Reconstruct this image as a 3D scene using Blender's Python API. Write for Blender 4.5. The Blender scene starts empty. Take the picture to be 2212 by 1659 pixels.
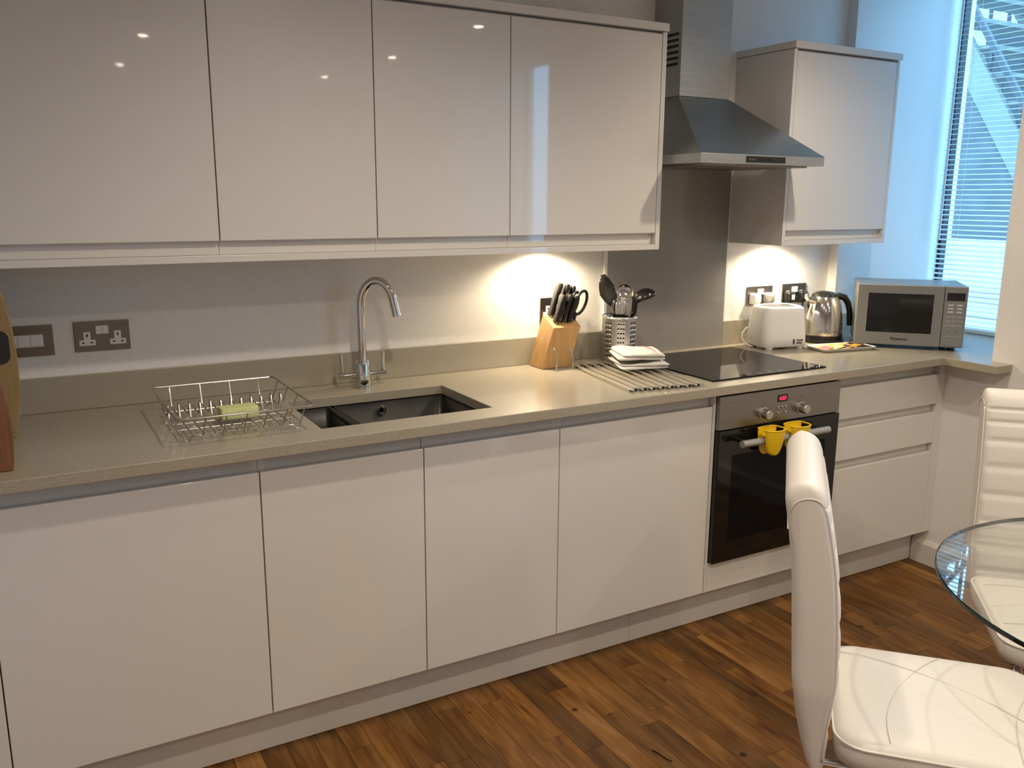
import bpy, bmesh, math, random
from mathutils import Vector, Matrix
random.seed(7)
scene = bpy.context.scene
COL = scene.collection

# ------------------------------------------------------------------ camera
cam_data = bpy.data.cameras.new('camera')
cam = bpy.data.objects.new('camera', cam_data)
COL.objects.link(cam)
CR = Vector((0.870669778612569, -0.4918361976360796, 0.005593863211003537))
CU = Vector((0.09777242033497109, 0.1842043400214865, 0.978012942112266))
CF = Vector((0.4820525805683255, 0.8509793862439512, -0.20846916739721072))
CC = Vector((-1.9893038, -2.7385492, 1.4989998))
cam.matrix_world = Matrix(((CR.x, CU.x, -CF.x, CC.x), (CR.y, CU.y, -CF.y, CC.y), (CR.z, CU.z, -CF.z, CC.z), (0, 0, 0, 1)))
cam_data.sensor_fit = 'HORIZONTAL'
cam_data.sensor_width = 36.0
cam_data.lens = 1884.27 / 2212 * 36
cam_data.clip_start = 0.02
scene.camera = cam

# ------------------------------------------------------------------ world, exposure
world = bpy.data.worlds.new('sky')
scene.world = world
world.use_nodes = True
bg = world.node_tree.nodes['Background']
bg.inputs['Color'].default_value = (0.27, 0.60, 1.0, 1)
bg.inputs['Strength'].default_value = 9.6
vs = scene.view_settings
vs.view_transform = 'Standard'
vs.look = 'None'
vs.gamma = 1.0
vs.use_curve_mapping = False
vs.exposure = 0.0

LAMP_COL = (1.0, 0.86, 0.69)
DOWN_W = 42.0
UNDER_W = 15.0
UNDER_COL = (1.0, 0.82, 0.56)

# ------------------------------------------------------------------ helpers
def mat(name, base=(0.8, 0.8, 0.8), rough=0.5, metal=0.0, coat=0.0, emit=None, estr=0.0, spec=0.5):
    m = bpy.data.materials.new(name)
    m.use_nodes = True
    b = m.node_tree.nodes['Principled BSDF']
    b.inputs['Base Color'].default_value = (*base, 1)
    b.inputs['Roughness'].default_value = rough
    b.inputs['Metallic'].default_value = metal
    b.inputs['Coat Weight'].default_value = coat
    b.inputs['Coat Roughness'].default_value = 0.03
    b.inputs['Specular IOR Level'].default_value = spec
    if emit:
        b.inputs['Emission Color'].default_value = (*emit, 1)
        b.inputs['Emission Strength'].default_value = estr
    return m

def nodes(m):
    return m.node_tree.nodes, m.node_tree.links, m.node_tree.nodes['Principled BSDF']

def noisy(name, c1, c2, scale, rough=0.5, detail=4, bump=0.0, stretch=(1, 1, 1), coord='Object', metal=0.0, coat=0.0, lo=0.35, hi=0.65):
    m = mat(name, c1, rough, metal, coat)
    N, L, b = nodes(m)
    tc = N.new('ShaderNodeTexCoord'); mp = N.new('ShaderNodeMapping')
    mp.inputs['Scale'].default_value = stretch
    nz = N.new('ShaderNodeTexNoise'); nz.inputs['Scale'].default_value = scale; nz.inputs['Detail'].default_value = detail
    cr = N.new('ShaderNodeValToRGB')
    cr.color_ramp.elements[0].position = lo; cr.color_ramp.elements[0].color = (*c1, 1)
    cr.color_ramp.elements[1].position = hi; cr.color_ramp.elements[1].color = (*c2, 1)
    L.new(tc.outputs[coord], mp.inputs['Vector']); L.new(mp.outputs[0], nz.inputs['Vector'])
    L.new(nz.outputs['Fac'], cr.inputs['Fac']); L.new(cr.outputs['Color'], b.inputs['Base Color'])
    if bump:
        bp = N.new('ShaderNodeBump'); bp.inputs['Strength'].default_value = bump; bp.inputs['Distance'].default_value = 0.002
        L.new(nz.outputs['Fac'], bp.inputs['Height']); L.new(bp.outputs[0], b.inputs['Normal'])
    return m

class MB:
    def __init__(s):
        s.v = []; s.f = []
    def add(s, vs_, fs_):
        o = len(s.v); s.v += [tuple(p) for p in vs_]; s.f += [tuple(i + o for i in f) for f in fs_]; return s
    def box(s, x0, x1, y0, y1, z0, z1):
        return s.add([(x0, y0, z0), (x1, y0, z0), (x1, y1, z0), (x0, y1, z0), (x0, y0, z1), (x1, y0, z1), (x1, y1, z1), (x0, y1, z1)],
                     [(0, 3, 2, 1), (4, 5, 6, 7), (0, 1, 5, 4), (1, 2, 6, 5), (2, 3, 7, 6), (3, 0, 4, 7)])
    def loft(s, loops, cap0=True, cap1=True, closed=False):
        n = len(loops[0]); vs_ = [p for l in loops for p in l]; fs_ = []
        k = len(loops)
        for i in range(k if closed else k - 1):
            a = i * n; b = ((i + 1) % k) * n
            for j in range(n):
                j2 = (j + 1) % n
                fs_.append((a + j, a + j2, b + j2, b + j))
        if not closed:
            if cap0: fs_.append(tuple(reversed(range(n))))
            if cap1: fs_.append(tuple(range((k - 1) * n, k * n)))
        return s.add(vs_, fs_)
    def tube(s, path, r, seg=8, closed=False):
        P = [Vector(p) for p in path]; n = len(P); loops = []
        R = r if isinstance(r, (list, tuple)) else [r] * n
        prev = None
        for i in range(n):
            if closed: t = (P[(i + 1) % n] - P[i - 1])
            else: t = P[min(i + 1, n - 1)] - P[max(i - 1, 0)]
            t.normalize()
            if prev is None:
                a = Vector((0, 0, 1)) if abs(t.z) < 0.9 else Vector((1, 0, 0))
                u = t.cross(a).normalized()
            else:
                u = (prev - t * prev.dot(t))
                if u.length < 1e-6: u = t.orthogonal()
                u.normalize()
            w = t.cross(u); prev = u
            loops.append([P[i] + (u * math.cos(q) + w * math.sin(q)) * R[i] for q in [2 * math.pi * k / seg for k in range(seg)]])
        return s.loft(loops, closed=closed)
    def lathe(s, prof, seg=32, c=(0, 0, 0), axis='z'):
        loops = []
        for r, h in prof:
            l = []
            for k in range(seg):
                a = 2 * math.pi * k / seg
                p = (r * math.cos(a), r * math.sin(a), h)
                if axis == 'y': p = (p[0], -p[2], p[1])
                if axis == 'x': p = (p[2], p[0], p[1])
                l.append((p[0] + c[0], p[1] + c[1], p[2] + c[2]))
            loops.append(l)
        ring = prof[0][0] > 1e-6 and prof[-1][0] > 1e-6
        if ring and prof[0] == prof[-1]: loops = loops[:-1]
        return s.loft(loops, closed=ring)
    def prism(s, poly, axis, a, b):
        def P(p, t):
            if axis == 'x': return (t, p[0], p[1])
            if axis == 'y': return (p[0], t, p[1])
            return (p[0], p[1], t)
        return s.loft([[P(p, a) for p in poly], [P(p, b) for p in poly]])
    def xf(s, M):
        s.v = [tuple(M @ Vector(p)) for p in s.v]; return s
    def build(s, name, m, parent=None, bevel=0.0, smooth=False, world=False, seg=2, sub=0, angle=40):
        me = bpy.data.meshes.new(name)
        vv = s.v
        if world and parent is not None:
            o0 = WL(parent); vv = [(p[0] - o0[0], p[1] - o0[1], p[2] - o0[2]) for p in vv]
        me.from_pydata(vv, [], s.f)
        bm = bmesh.new(); bm.from_mesh(me)
        bmesh.ops.recalc_face_normals(bm, faces=bm.faces); bm.to_mesh(me); bm.free()
        me.materials.append(m)
        if smooth:
            me.shade_smooth() if hasattr(me, 'shade_smooth') else None
            me.polygons.foreach_set('use_smooth', [True] * len(me.polygons))
            if smooth != 'all': me.set_sharp_from_angle(angle=math.radians(angle))
        o = bpy.data.objects.new(name, me); COL.objects.link(o)
        if parent is not None: o.parent = parent
        if bevel:
            bv = o.modifiers.new('bevel', 'BEVEL'); bv.width = bevel; bv.segments = seg; bv.limit_method = 'ANGLE'; bv.angle_limit = math.radians(35)
        if sub:
            sb = o.modifiers.new('sub', 'SUBSURF'); sb.levels = sub; sb.render_levels = sub
        return o

def WL(o):
    p = Vector(o.location)
    while o.parent is not None:
        o = o.parent; p = p + Vector(o.location)
    return p

def tag(o, label, cat, group=None):
    o['label'] = label; o['category'] = cat
    if group: o['group'] = group
    return o
def thing(name, label, cat, loc=(0, 0, 0), rz=0.0, group=None):
    o = bpy.data.objects.new(name, None); COL.objects.link(o)
    o.empty_display_size = 0.05
    o.location = loc; o.rotation_euler = (0, 0, rz)
    return tag(o, label, cat, group)
def struct(o):
    o['kind'] = 'structure'; return o
def rrect(w, d, r, n=5, cx=0, cy=0):
    pts = []
    for (sx, sy, a0) in ((1, 1, 0), (-1, 1, 90), (-1, -1, 180), (1, -1, 270)):
        for k in range(n + 1):
            a = math.radians(a0 + 90 * k / n)
            pts.append((cx + sx * (w / 2 - r) + r * math.cos(a), cy + sy * (d / 2 - r) + r * math.sin(a)))
    return pts
def copy_tree(o, parent=None):
    c = o.copy(); COL.objects.link(c); c.parent = parent
    for ch in list(o.children):
        copy_tree(ch, c)
    return c
def text_mesh(name, body, size, m, parent, loc, rot, bold=False, extrude=0.0003):
    cu = bpy.data.curves.new(name, 'FONT'); cu.body = body; cu.size = size; cu.extrude = extrude
    cu.align_x = 'CENTER'; cu.align_y = 'CENTER'
    if bold: cu.offset = size * 0.025
    t = bpy.data.objects.new(name, cu); COL.objects.link(t)
    dg = bpy.context.evaluated_depsgraph_get(); dg.update()
    me = bpy.data.meshes.new_from_object(t.evaluated_get(dg))
    bpy.data.objects.remove(t)
    me.materials.clear(); me.materials.append(m)
    o = bpy.data.objects.new(name, me); COL.objects.link(o)
    o.parent = parent; o.location = loc; o.rotation_euler = rot
    return o
FRONT = (math.pi / 2, 0, 0)   # text facing -y
def arc(cx, cz, r, a0, a1, n):
    return [(cx + r * math.cos(math.radians(a0 + (a1 - a0) * k / n)), cz + r * math.sin(math.radians(a0 + (a1 - a0) * k / n))) for k in range(n + 1)]

# ------------------------------------------------------------------ materials
M = {}
M['wall'] = noisy('wall_paint', (0.79, 0.775, 0.75), (0.82, 0.805, 0.78), 60, 0.55, bump=0.02)
M['ceil'] = mat('ceiling_paint', (0.87, 0.86, 0.84), 0.8)
M['gloss'] = mat('gloss_white_lacquer', (0.70, 0.68, 0.65), 0.30, coat=1.0)
M['carc'] = mat('white_carcass', (0.70, 0.67, 0.62), 0.35)
M['rail'] = mat('grey_white_rail', (0.62, 0.60, 0.57), 0.35)
M['plinth'] = mat('plinth_lacquer', (0.62, 0.59, 0.55), 0.3, coat=0.2)
M['dark'] = mat('dark_gap', (0.02, 0.02, 0.02), 0.6)
M['black'] = mat('black_plastic', (0.012, 0.012, 0.012), 0.25)
M['chrome'] = mat('polished_chrome', (0.62, 0.62, 0.62), 0.06, 1.0)
M['rackwire'] = mat('steel_wire', (0.42, 0.41, 0.40), 0.22, 1.0)
M['sink'] = noisy('dark_composite', (0.012, 0.012, 0.012), (0.020, 0.020, 0.019), 400, 0.38)
M['hobglass'] = mat('black_ceramic_glass', (0.006, 0.006, 0.007), 0.04, spec=0.12)
M['blackglass'] = mat('black_oven_glass', (0.006, 0.006, 0.006), 0.06)
M['white'] = mat('white_plastic', (0.80, 0.79, 0.77), 0.3)
M['plate'] = noisy('brushed_steel_plate', (0.20, 0.18, 0.16), (0.26, 0.235, 0.21), 8, 0.35, stretch=(1, 1, 60), metal=1.0)
M['steel'] = noisy('brushed_steel', (0.50, 0.49, 0.48), (0.58, 0.57, 0.56), 6, 0.32, stretch=(1, 1, 80), metal=1.0)
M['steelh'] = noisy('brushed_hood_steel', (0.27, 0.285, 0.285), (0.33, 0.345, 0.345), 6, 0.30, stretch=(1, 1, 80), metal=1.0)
M['litsteel'] = noisy('hood_steel_lit', (0.40, 0.42, 0.425), (0.47, 0.49, 0.495), 6, 0.42, stretch=(1, 1, 80), metal=1.0)  # hood steel again, lighter and bluish: reflected window light put into its colour
M['rodsteel'] = mat('bright_rod_steel', (0.86, 0.84, 0.80), 0.33, 1.0)
M['kettle'] = mat('polished_kettle_steel', (0.66, 0.64, 0.62), 0.12, 1.0)
M['leather'] = noisy('white_leatherette', (0.71, 0.675, 0.63), (0.74, 0.705, 0.66), 250, 0.42, bump=0.05)
M['seam'] = mat('seam_thread', (0.66, 0.62, 0.57), 0.6)
M['yellow'] = mat('yellow_silicone', (0.85, 0.57, 0.008), 0.45)
M['towel'] = noisy('white_towel', (0.60, 0.58, 0.55), (0.68, 0.66, 0.63), 500, 0.95, bump=0.4)
M['redline'] = mat('red_stripe', (0.60, 0.16, 0.16), 0.9)
M['sponge'] = noisy('pale_green_sponge', (0.55, 0.60, 0.27), (0.66, 0.70, 0.36), 220, 0.95, bump=0.8)
M['silverpaint'] = mat('silver_paint', (0.42, 0.42, 0.40), 0.35, 0.5)
M['mwpaint'] = mat('microwave_silver', (0.26, 0.265, 0.255), 0.38, 0.4)
M['ovensteel'] = noisy('oven_panel_steel', (0.27, 0.26, 0.25), (0.32, 0.31, 0.30), 6, 0.34, stretch=(1, 1, 80), metal=1.0)
M['printgrey'] = mat('grey_print', (0.16, 0.16, 0.16), 0.5)
M['printsilver'] = mat('silver_print', (0.55, 0.55, 0.55), 0.4)
M['printblack'] = mat('black_print', (0.02, 0.02, 0.02), 0.5)
M['screen'] = mat('dark_screen', (0.008, 0.008, 0.01), 0.12)
M['red_led'] = mat('red_led', (0.1, 0.0, 0.0), 0.4, emit=(1.0, 0.02, 0.06), estr=2.5)
M['lampface'] = mat('lamp_face', (1, 1, 1), 0.4, emit=LAMP_COL, estr=45.0)
M['frame'] = mat('dark_window_frame', (0.012, 0.013, 0.016), 0.4)
M['slat'] = mat('white_blind_slat', (0.78, 0.80, 0.80), 0.35)
M['ceramic'] = mat('white_ceramic', (0.78, 0.76, 0.72), 0.15, coat=0.5)
M['concrete'] = noisy('pale_concrete', (0.34, 0.36, 0.37), (0.40, 0.42, 0.43), 6, 0.8)
M['stairpaint'] = noisy('grey_stair_concrete', (0.14, 0.14, 0.125), (0.17, 0.17, 0.155), 6, 0.8)
M['darkwall'] = noisy('dark_brick_render', (0.07, 0.07, 0.072), (0.09, 0.09, 0.09), 6, 0.9)
M['steelpaint'] = mat('grey_painted_steel', (0.03, 0.03, 0.033), 0.5)
M['render'] = noisy('white_render', (0.50, 0.50, 0.49), (0.56, 0.56, 0.55), 5, 0.9)
M['ground'] = noisy('paving', (0.40, 0.40, 0.38), (0.5, 0.5, 0.48), 4, 0.9)
M['cream'] = mat('cream_handle', (0.30, 0.29, 0.28), 0.3)
M['oakedge'] = noisy('light_bamboo', (0.42, 0.24, 0.085), (0.50, 0.30, 0.12), 14, 0.4, stretch=(6, 6, 0.6))
M['bamboo'] = noisy('light_board_wood', (0.27, 0.18, 0.075), (0.33, 0.225, 0.10), 14, 0.45, stretch=(9, 1, 0.8))
M['redwood'] = noisy('reddish_board_wood', (0.15, 0.062, 0.027), (0.22, 0.095, 0.042), 10, 0.4, stretch=(9, 1, 0.8))

# quartz worktop: fine speckle
def quartz():
    m = mat('beige_quartz', (0.42, 0.385, 0.31), 0.22, coat=0.15)
    N, L, b = nodes(m)
    tc = N.new('ShaderNodeTexCoord')
    n1 = N.new('ShaderNodeTexNoise'); n1.inputs['Scale'].default_value = 420; n1.inputs['Detail'].default_value = 3
    c1 = N.new('ShaderNodeValToRGB')
    e = c1.color_ramp.elements
    e[0].position = 0.30; e[0].color = (0.28, 0.245, 0.185, 1); e[1].position = 0.5; e[1].color = (0.35, 0.315, 0.245, 1)
    x = e.new(0.72); x.color = (0.42, 0.385, 0.31, 1)
    vo = N.new('ShaderNodeTexVoronoi'); vo.inputs['Scale'].default_value = 90
    lt = N.new('ShaderNodeMath'); lt.operation = 'LESS_THAN'; lt.inputs[1].default_value = 0.10
    mx = N.new('ShaderNodeMix'); mx.data_type = 'RGBA'
    mx.inputs[7].default_value = (0.24, 0.20, 0.15, 1)
    L.new(tc.outputs['Object'], n1.inputs['Vector']); L.new(tc.outputs['Object'], vo.inputs['Vector'])
    L.new(n1.outputs['Fac'], c1.inputs['Fac']); L.new(vo.outputs['Distance'], lt.inputs[0])
    L.new(lt.outputs[0], mx.inputs[0]); L.new(c1.outputs['Color'], mx.inputs[6]); L.new(mx.outputs[2], b.inputs['Base Color'])
    return m
M['quartz'] = quartz()
M['splash'] = noisy('grey_splash_quartz', (0.245, 0.235, 0.22), (0.285, 0.272, 0.25), 380, 0.22, coat=0.2)

def oak():
    m = mat('oak_stave', (0.3, 0.15, 0.05), 0.42, spec=0.35)
    N, L, b = nodes(m)
    geo = N.new('ShaderNodeNewGeometry'); oi = N.new('ShaderNodeObjectInfo')
    ad = N.new('ShaderNodeMath'); ad.operation = 'ADD'
    L.new(oi.outputs['Random'], ad.inputs[0]); L.new(geo.outputs['Random Per Island'], ad.inputs[1])
    fr = N.new('ShaderNodeMath'); fr.operation = 'FRACT'; L.new(ad.outputs[0], fr.inputs[0])
    # per-stave offset of the grain
    ml = N.new('ShaderNodeMath'); ml.operation = 'MULTIPLY'; ml.inputs[1].default_value = 37.0; L.new(fr.outputs[0], ml.inputs[0])
    cb = N.new('ShaderNodeCombineXYZ'); L.new(ml.outputs[0], cb.inputs[0]); L.new(ml.outputs[0], cb.inputs[1]); L.new(ml.outputs[0], cb.inputs[2])
    va = N.new('ShaderNodeVectorMath'); va.operation = 'ADD'; L.new(geo.outputs['Position'], va.inputs[0]); L.new(cb.outputs[0], va.inputs[1])
    mp = N.new('ShaderNodeMapping'); mp.inputs['Scale'].default_value = (28, 2.2, 1); L.new(va.outputs[0], mp.inputs['Vector'])
    n1 = N.new('ShaderNodeTexNoise'); n1.inputs['Scale'].default_value = 1.6; n1.inputs['Detail'].default_value = 7; n1.inputs['Roughness'].default_value = 0.62; n1.inputs['Distortion'].default_value = 0.9
    L.new(mp.outputs[0], n1.inputs['Vector'])
    mp2 = N.new('ShaderNodeMapping'); mp2.inputs['Scale'].default_value = (9, 2.0, 1); L.new(va.outputs[0], mp2.inputs['Vector'])
    n2 = N.new('ShaderNodeTexNoise'); n2.inputs['Scale'].default_value = 1.1; n2.inputs['Detail'].default_value = 3; n2.inputs['Distortion'].default_value = 1.5
    L.new(mp2.outputs[0], n2.inputs['Vector'])
    av = N.new('ShaderNodeMath'); av.operation = 'ADD'; L.new(n1.outputs['Fac'], av.inputs[0]); L.new(n2.outputs['Fac'], av.inputs[1])
    hf = N.new('ShaderNodeMath'); hf.operation = 'MULTIPLY'; hf.inputs[1].default_value = 0.5; L.new(av.outputs[0], hf.inputs[0])
    cr = N.new('ShaderNodeValToRGB'); e = cr.color_ramp.elements
    e[0].position = 0.33; e[0].color = (0.085, 0.030, 0.007, 1); e[1].position = 0.66; e[1].color = (0.36, 0.19, 0.068, 1)
    x = e.new(0.46); x.color = (0.20, 0.088, 0.024, 1); x = e.new(0.54); x.color = (0.27, 0.128, 0.040, 1)
    L.new(hf.outputs[0], cr.inputs['Fac'])
    hs = N.new('ShaderNodeHueSaturation'); hs.inputs['Saturation'].default_value = 1.05
    mr = N.new('ShaderNodeMapRange'); mr.inputs['To Min'].default_value = 0.40; mr.inputs['To Max'].default_value = 0.98; L.new(fr.outputs[0], mr.inputs['Value'])
    L.new(mr.outputs[0], hs.inputs['Value']); L.new(cr.outputs['Color'], hs.inputs['Color'])
    # knots
    vo = N.new('ShaderNodeTexVoronoi'); vo.inputs['Scale'].default_value = 5.5; L.new(geo.outputs['Position'], vo.inputs['Vector'])
    lt = N.new('ShaderNodeMapRange'); lt.inputs['From Min'].default_value = 0.035; lt.inputs['From Max'].default_value = 0.075; lt.inputs['To Min'].default_value = 1; lt.inputs['To Max'].default_value = 0
    L.new(vo.outputs['Distance'], lt.inputs['Value'])
    mx = N.new('ShaderNodeMix'); mx.data_type = 'RGBA'; mx.inputs[7].default_value = (0.03, 0.012, 0.004, 1)
    L.new(lt.outputs[0], mx.inputs[0]); L.new(hs.outputs[0], mx.inputs[6]); L.new(mx.outputs[2], b.inputs['Base Color'])
    bp = N.new('ShaderNodeBump'); bp.inputs['Strength'].default_value = 0.12; bp.inputs['Distance'].default_value = 0.001
    L.new(n1.outputs['Fac'], bp.inputs['Height']); L.new(bp.outputs[0], b.inputs['Normal'])
    return m
M['oak'] = oak()

def thin_glass(name, tint, f0=1.5, boost=1.0):
    m = bpy.data.materials.new(name); m.use_nodes = True
    N = m.node_tree.nodes; L = m.node_tree.links; N.clear()
    out = N.new('ShaderNodeOutputMaterial'); mix = N.new('ShaderNodeMixShader')
    tr = N.new('ShaderNodeBsdfTransparent'); tr.inputs['Color'].default_value = (*tint, 1)
    gl = N.new('ShaderNodeBsdfGlossy'); gl.inputs['Roughness'].default_value = 0.0
    fr = N.new('ShaderNodeFresnel')
    ge = N.new('ShaderNodeNewGeometry'); mi = N.new('ShaderNodeMix')      # same reflectance from both sides of the sheet
    mi.inputs[2].default_value = f0; mi.inputs[3].default_value = 1.0 / f0
    L.new(ge.outputs['Backfacing'], mi.inputs[0]); L.new(mi.outputs[0], fr.inputs['IOR'])
    L.new(fr.outputs[0], mix.inputs[0]); L.new(tr.outputs[0], mix.inputs[1]); L.new(gl.outputs[0], mix.inputs[2]); L.new(mix.outputs[0], out.inputs[0])
    return m
M['tableglass'] = thin_glass('table_glass', (0.97, 0.985, 0.975), 1.55)
M['pane'] = thin_glass('window_glass', (0.95, 0.97, 0.97), 1.45)
M['glassedge'] = mat('green_glass_edge', (0.003, 0.014, 0.012), 0.08)

# ------------------------------------------------------------------ key dimensions
ZW = 0.898; ZU = 0.868          # worktop top / underside
YW = -0.6485                    # worktop front
YD = -0.6007                    # base door front
XR = 1.235                      # right wall face
CZ = 2.40                       # ceiling
XL = -2.74; YB = -6.3           # left wall, wall behind the camera
XWIN = 1.885

# ------------------------------------------------------------------ structure
def slab(xs, ys, mask, z0, z1):
    """grid of cells (mask[j][i]) turned into one watertight slab"""
    mb = MB(); idx = {}
    def vid(i, j, top):
        k = (i, j, top)
        if k not in idx:
            idx[k] = len(mb.v); mb.v.append((xs[i], ys[j], z1 if top else z0))
        return idx[k]
    ny = len(ys) - 1; nx = len(xs) - 1
    on = lambda i, j: 0 <= i < nx and 0 <= j < ny and mask[j][i]
    for j in range(ny):
        for i in range(nx):
            if not on(i, j): continue
            mb.f.append((vid(i, j, 1), vid(i + 1, j, 1), vid(i + 1, j + 1, 1), vid(i, j + 1, 1)))
            mb.f.append((vid(i, j, 0), vid(i, j + 1, 0), vid(i + 1, j + 1, 0), vid(i + 1, j, 0)))
            if not on(i - 1, j): mb.f.append((vid(i, j, 0), vid(i, j, 1), vid(i, j + 1, 1), vid(i, j + 1, 0)))
            if not on(i + 1, j): mb.f.append((vid(i + 1, j, 0), vid(i + 1, j + 1, 0), vid(i + 1, j + 1, 1), vid(i + 1, j, 1)))
            if not on(i, j - 1): mb.f.append((vid(i, j, 0), vid(i + 1, j, 0), vid(i + 1, j, 1), vid(i, j, 1)))
            if not on(i, j + 1): mb.f.append((vid(i, j + 1, 0), vid(i, j + 1, 1), vid(i + 1, j + 1, 1), vid(i + 1, j + 1, 0)))
    return mb

floor = struct(MB().box(XL - 0.1, 1.98, YB - 0.1, 0.1, -0.12, -0.012).build('floor', M['dark']))
ceiling = struct(MB().box(XL - 0.1, XR, YB - 0.1, 0.1, CZ, CZ + 0.25).build('ceiling', M['ceil']))
CR_ = CZ + 0.20                 # higher ceiling pocket over the window recesses
struct(MB().box(XR, 1.98, YB - 0.1, 0.1, CR_, CR_ + 0.05).build('ceiling_recess', M['ceil']))
struct(MB().box(XL - 0.1, XR, 0.0, 0.1, -0.012, CZ).build('wall_back', M['wall']))
struct(MB().box(XR, 1.98, 0.0, 0.1, -0.012, CR_).build('wall_back_recess', M['wall']))
struct(MB().box(1.193, XR, -0.05, 0.0, -0.012, CZ).build('wall_nib_edge', M['wall']))
struct(MB().box(XR, 1.98, -0.05, 0.0, -0.012, CR_).build('wall_nib', M['wall']))
struct(MB().box(XL - 0.1, XL, YB, 0.0, -0.012, CZ).build('wall_left', M['wall']))
struct(MB().box(XL - 0.1, 1.98, YB - 0.1, YB, -0.012, CZ).build('wall_front', M['wall']))
# right wall: low part, with two tall window openings that reach the ceiling
W1 = (-0.78, -0.05); W2 = (-4.52, -3.08)
struct(MB().box(XR, 1.98, W2[1], W1[0], -0.012, CR_).build('wall_right', M['wall']))
struct(MB().box(XR, 1.98, W1[0], W1[1], -0.012, ZU - 0.0005).build('wall_right_below_window', M['wall']))
struct(MB().box(XR, 1.98, W2[0], W2[1], -0.012, ZU + 0.03).build('wall_right_below_far_window', M['wall']))
struct(MB().box(XR, 1.98, YB, W2[0], -0.012, CR_).build('wall_right_far', M['wall']))

# skirting on the right wall
sk = MB().prism([(XR - 0.0, 0.0), (XR - 0.016, 0.0), (XR - 0.016, 0.085), (XR - 0.006, 0.10), (XR, 0.10)], 'y', -0.535, -3.0)
struct(sk.build('baseboard_right', M['carc']))
sk = MB().prism([(XR - 0.0, 0.0), (XR - 0.016, 0.0), (XR - 0.016, 0.085), (XR - 0.006, 0.10), (XR, 0.10)], 'y', -3.0, YB)
struct(sk.build('baseboard_right_far', M['carc']))

# floor staves: oak strips running towards the units
def in_view(p):
    d = Vector(p) - CC; z = d.dot(CF)
    if z < 0.1: return None
    return (1106 + 1884.27 * d.dot(CR) / z, 829.5 - 1884.27 * d.dot(CU) / z, z)
SW = 0.071; GAP = 0.0012
staves = []
nx = int((XR - XL) / SW) + 1
for i in range(nx):
    x0 = XL + i * SW; x1 = min(x0 + SW, XR)
    y = YB - random.random() * 0.4
    while y < -0.50:
        ln = random.uniform(0.26, 0.62)
        staves.append((x0, x1, max(y, YB), min(y + ln, -0.50))); y += ln
near = []; rest = []
for s in staves:
    c = ((s[0] + s[1]) / 2, (s[2] + s[3]) / 2, 0)
    vis = False
    for q in (c, (s[0], s[2], 0), (s[1], s[3], 0), (s[0], s[3], 0), (s[1], s[2], 0)):
        v = in_view(q)
        if v and -20 < v[0] < 2232 and 1150 < v[1] < 1680: vis = True
    (near if vis and s[3] > -3 else rest).append(s)
if len(near) > 300:
    near.sort(key=lambda s: -s[3]); rest += near[300:]; near = near[:300]
ub = MB().box(-0.5, 0.5, -0.5, 0.5, -0.5, 0.5)
ume = None
for s in near:
    if ume is None:
        o = ub.build('floor_stave', M['oak'], floor); ume = o.data
    else:
        o = bpy.data.objects.new('floor_stave', ume); COL.objects.link(o); o.parent = floor
    o.location = ((s[0] + s[1]) / 2, (s[2] + s[3]) / 2, -0.006)
    o.scale = (s[1] - s[0] - GAP, s[3] - s[2] - GAP, 0.012)
rb = MB()
for s in rest: rb.box(s[0] + GAP / 2, s[1] - GAP / 2, s[2] + GAP / 2, s[3] - GAP / 2, -0.012, 0.0)
o = rb.build('floor_staves_far', M['oak'], floor); o['kind'] = 'stuff'

# ------------------------------------------------------------------ downlights in the ceiling
down = [(0.42, -1.06), (-1.16, -1.32), (0.29, -2.27), (-1.23, -2.27), (0.29, -3.50), (-1.23, -3.50), (0.20, -4.65), (-1.22, -4.80)]
where = ['above the hob', 'above the sink', 'above the glass table', 'in the second row over the sink side', 'in the third row, window side', 'in the third row, left side', 'in the back row, window side', 'in the back row, left side']
for i, (x, y) in enumerate(down):
    t = thing('downlight', 'small round recessed ceiling downlight ' + where[i], 'downlight', (x, y, CZ), group='ceiling downlights')
    MB().lathe([(0.030, -0.001), (0.030, -0.006), (0.043, -0.005), (0.045, 0.0), (0.030, -0.0005)], 24).build('trim_ring', M['white'], t, smooth=True)
    MB().lathe([(0.0, -0.011), (0.012, -0.010), (0.022, -0.007), (0.029, -0.002), (0.029, -0.0012), (0.0, -0.0012)], 20).build('lamp_face', M['lampface'], t)
    ld = bpy.data.lights.new('downlight_beam', 'SPOT'); ld.energy = DOWN_W; ld.color = LAMP_COL
    ld.spot_size = math.radians(152); ld.spot_blend = 0.85; ld.shadow_soft_size = 0.028
    lo = bpy.data.objects.new('downlight_beam', ld); COL.objects.link(lo); lo.parent = t; lo.location = (0, 0, -0.042)

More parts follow.
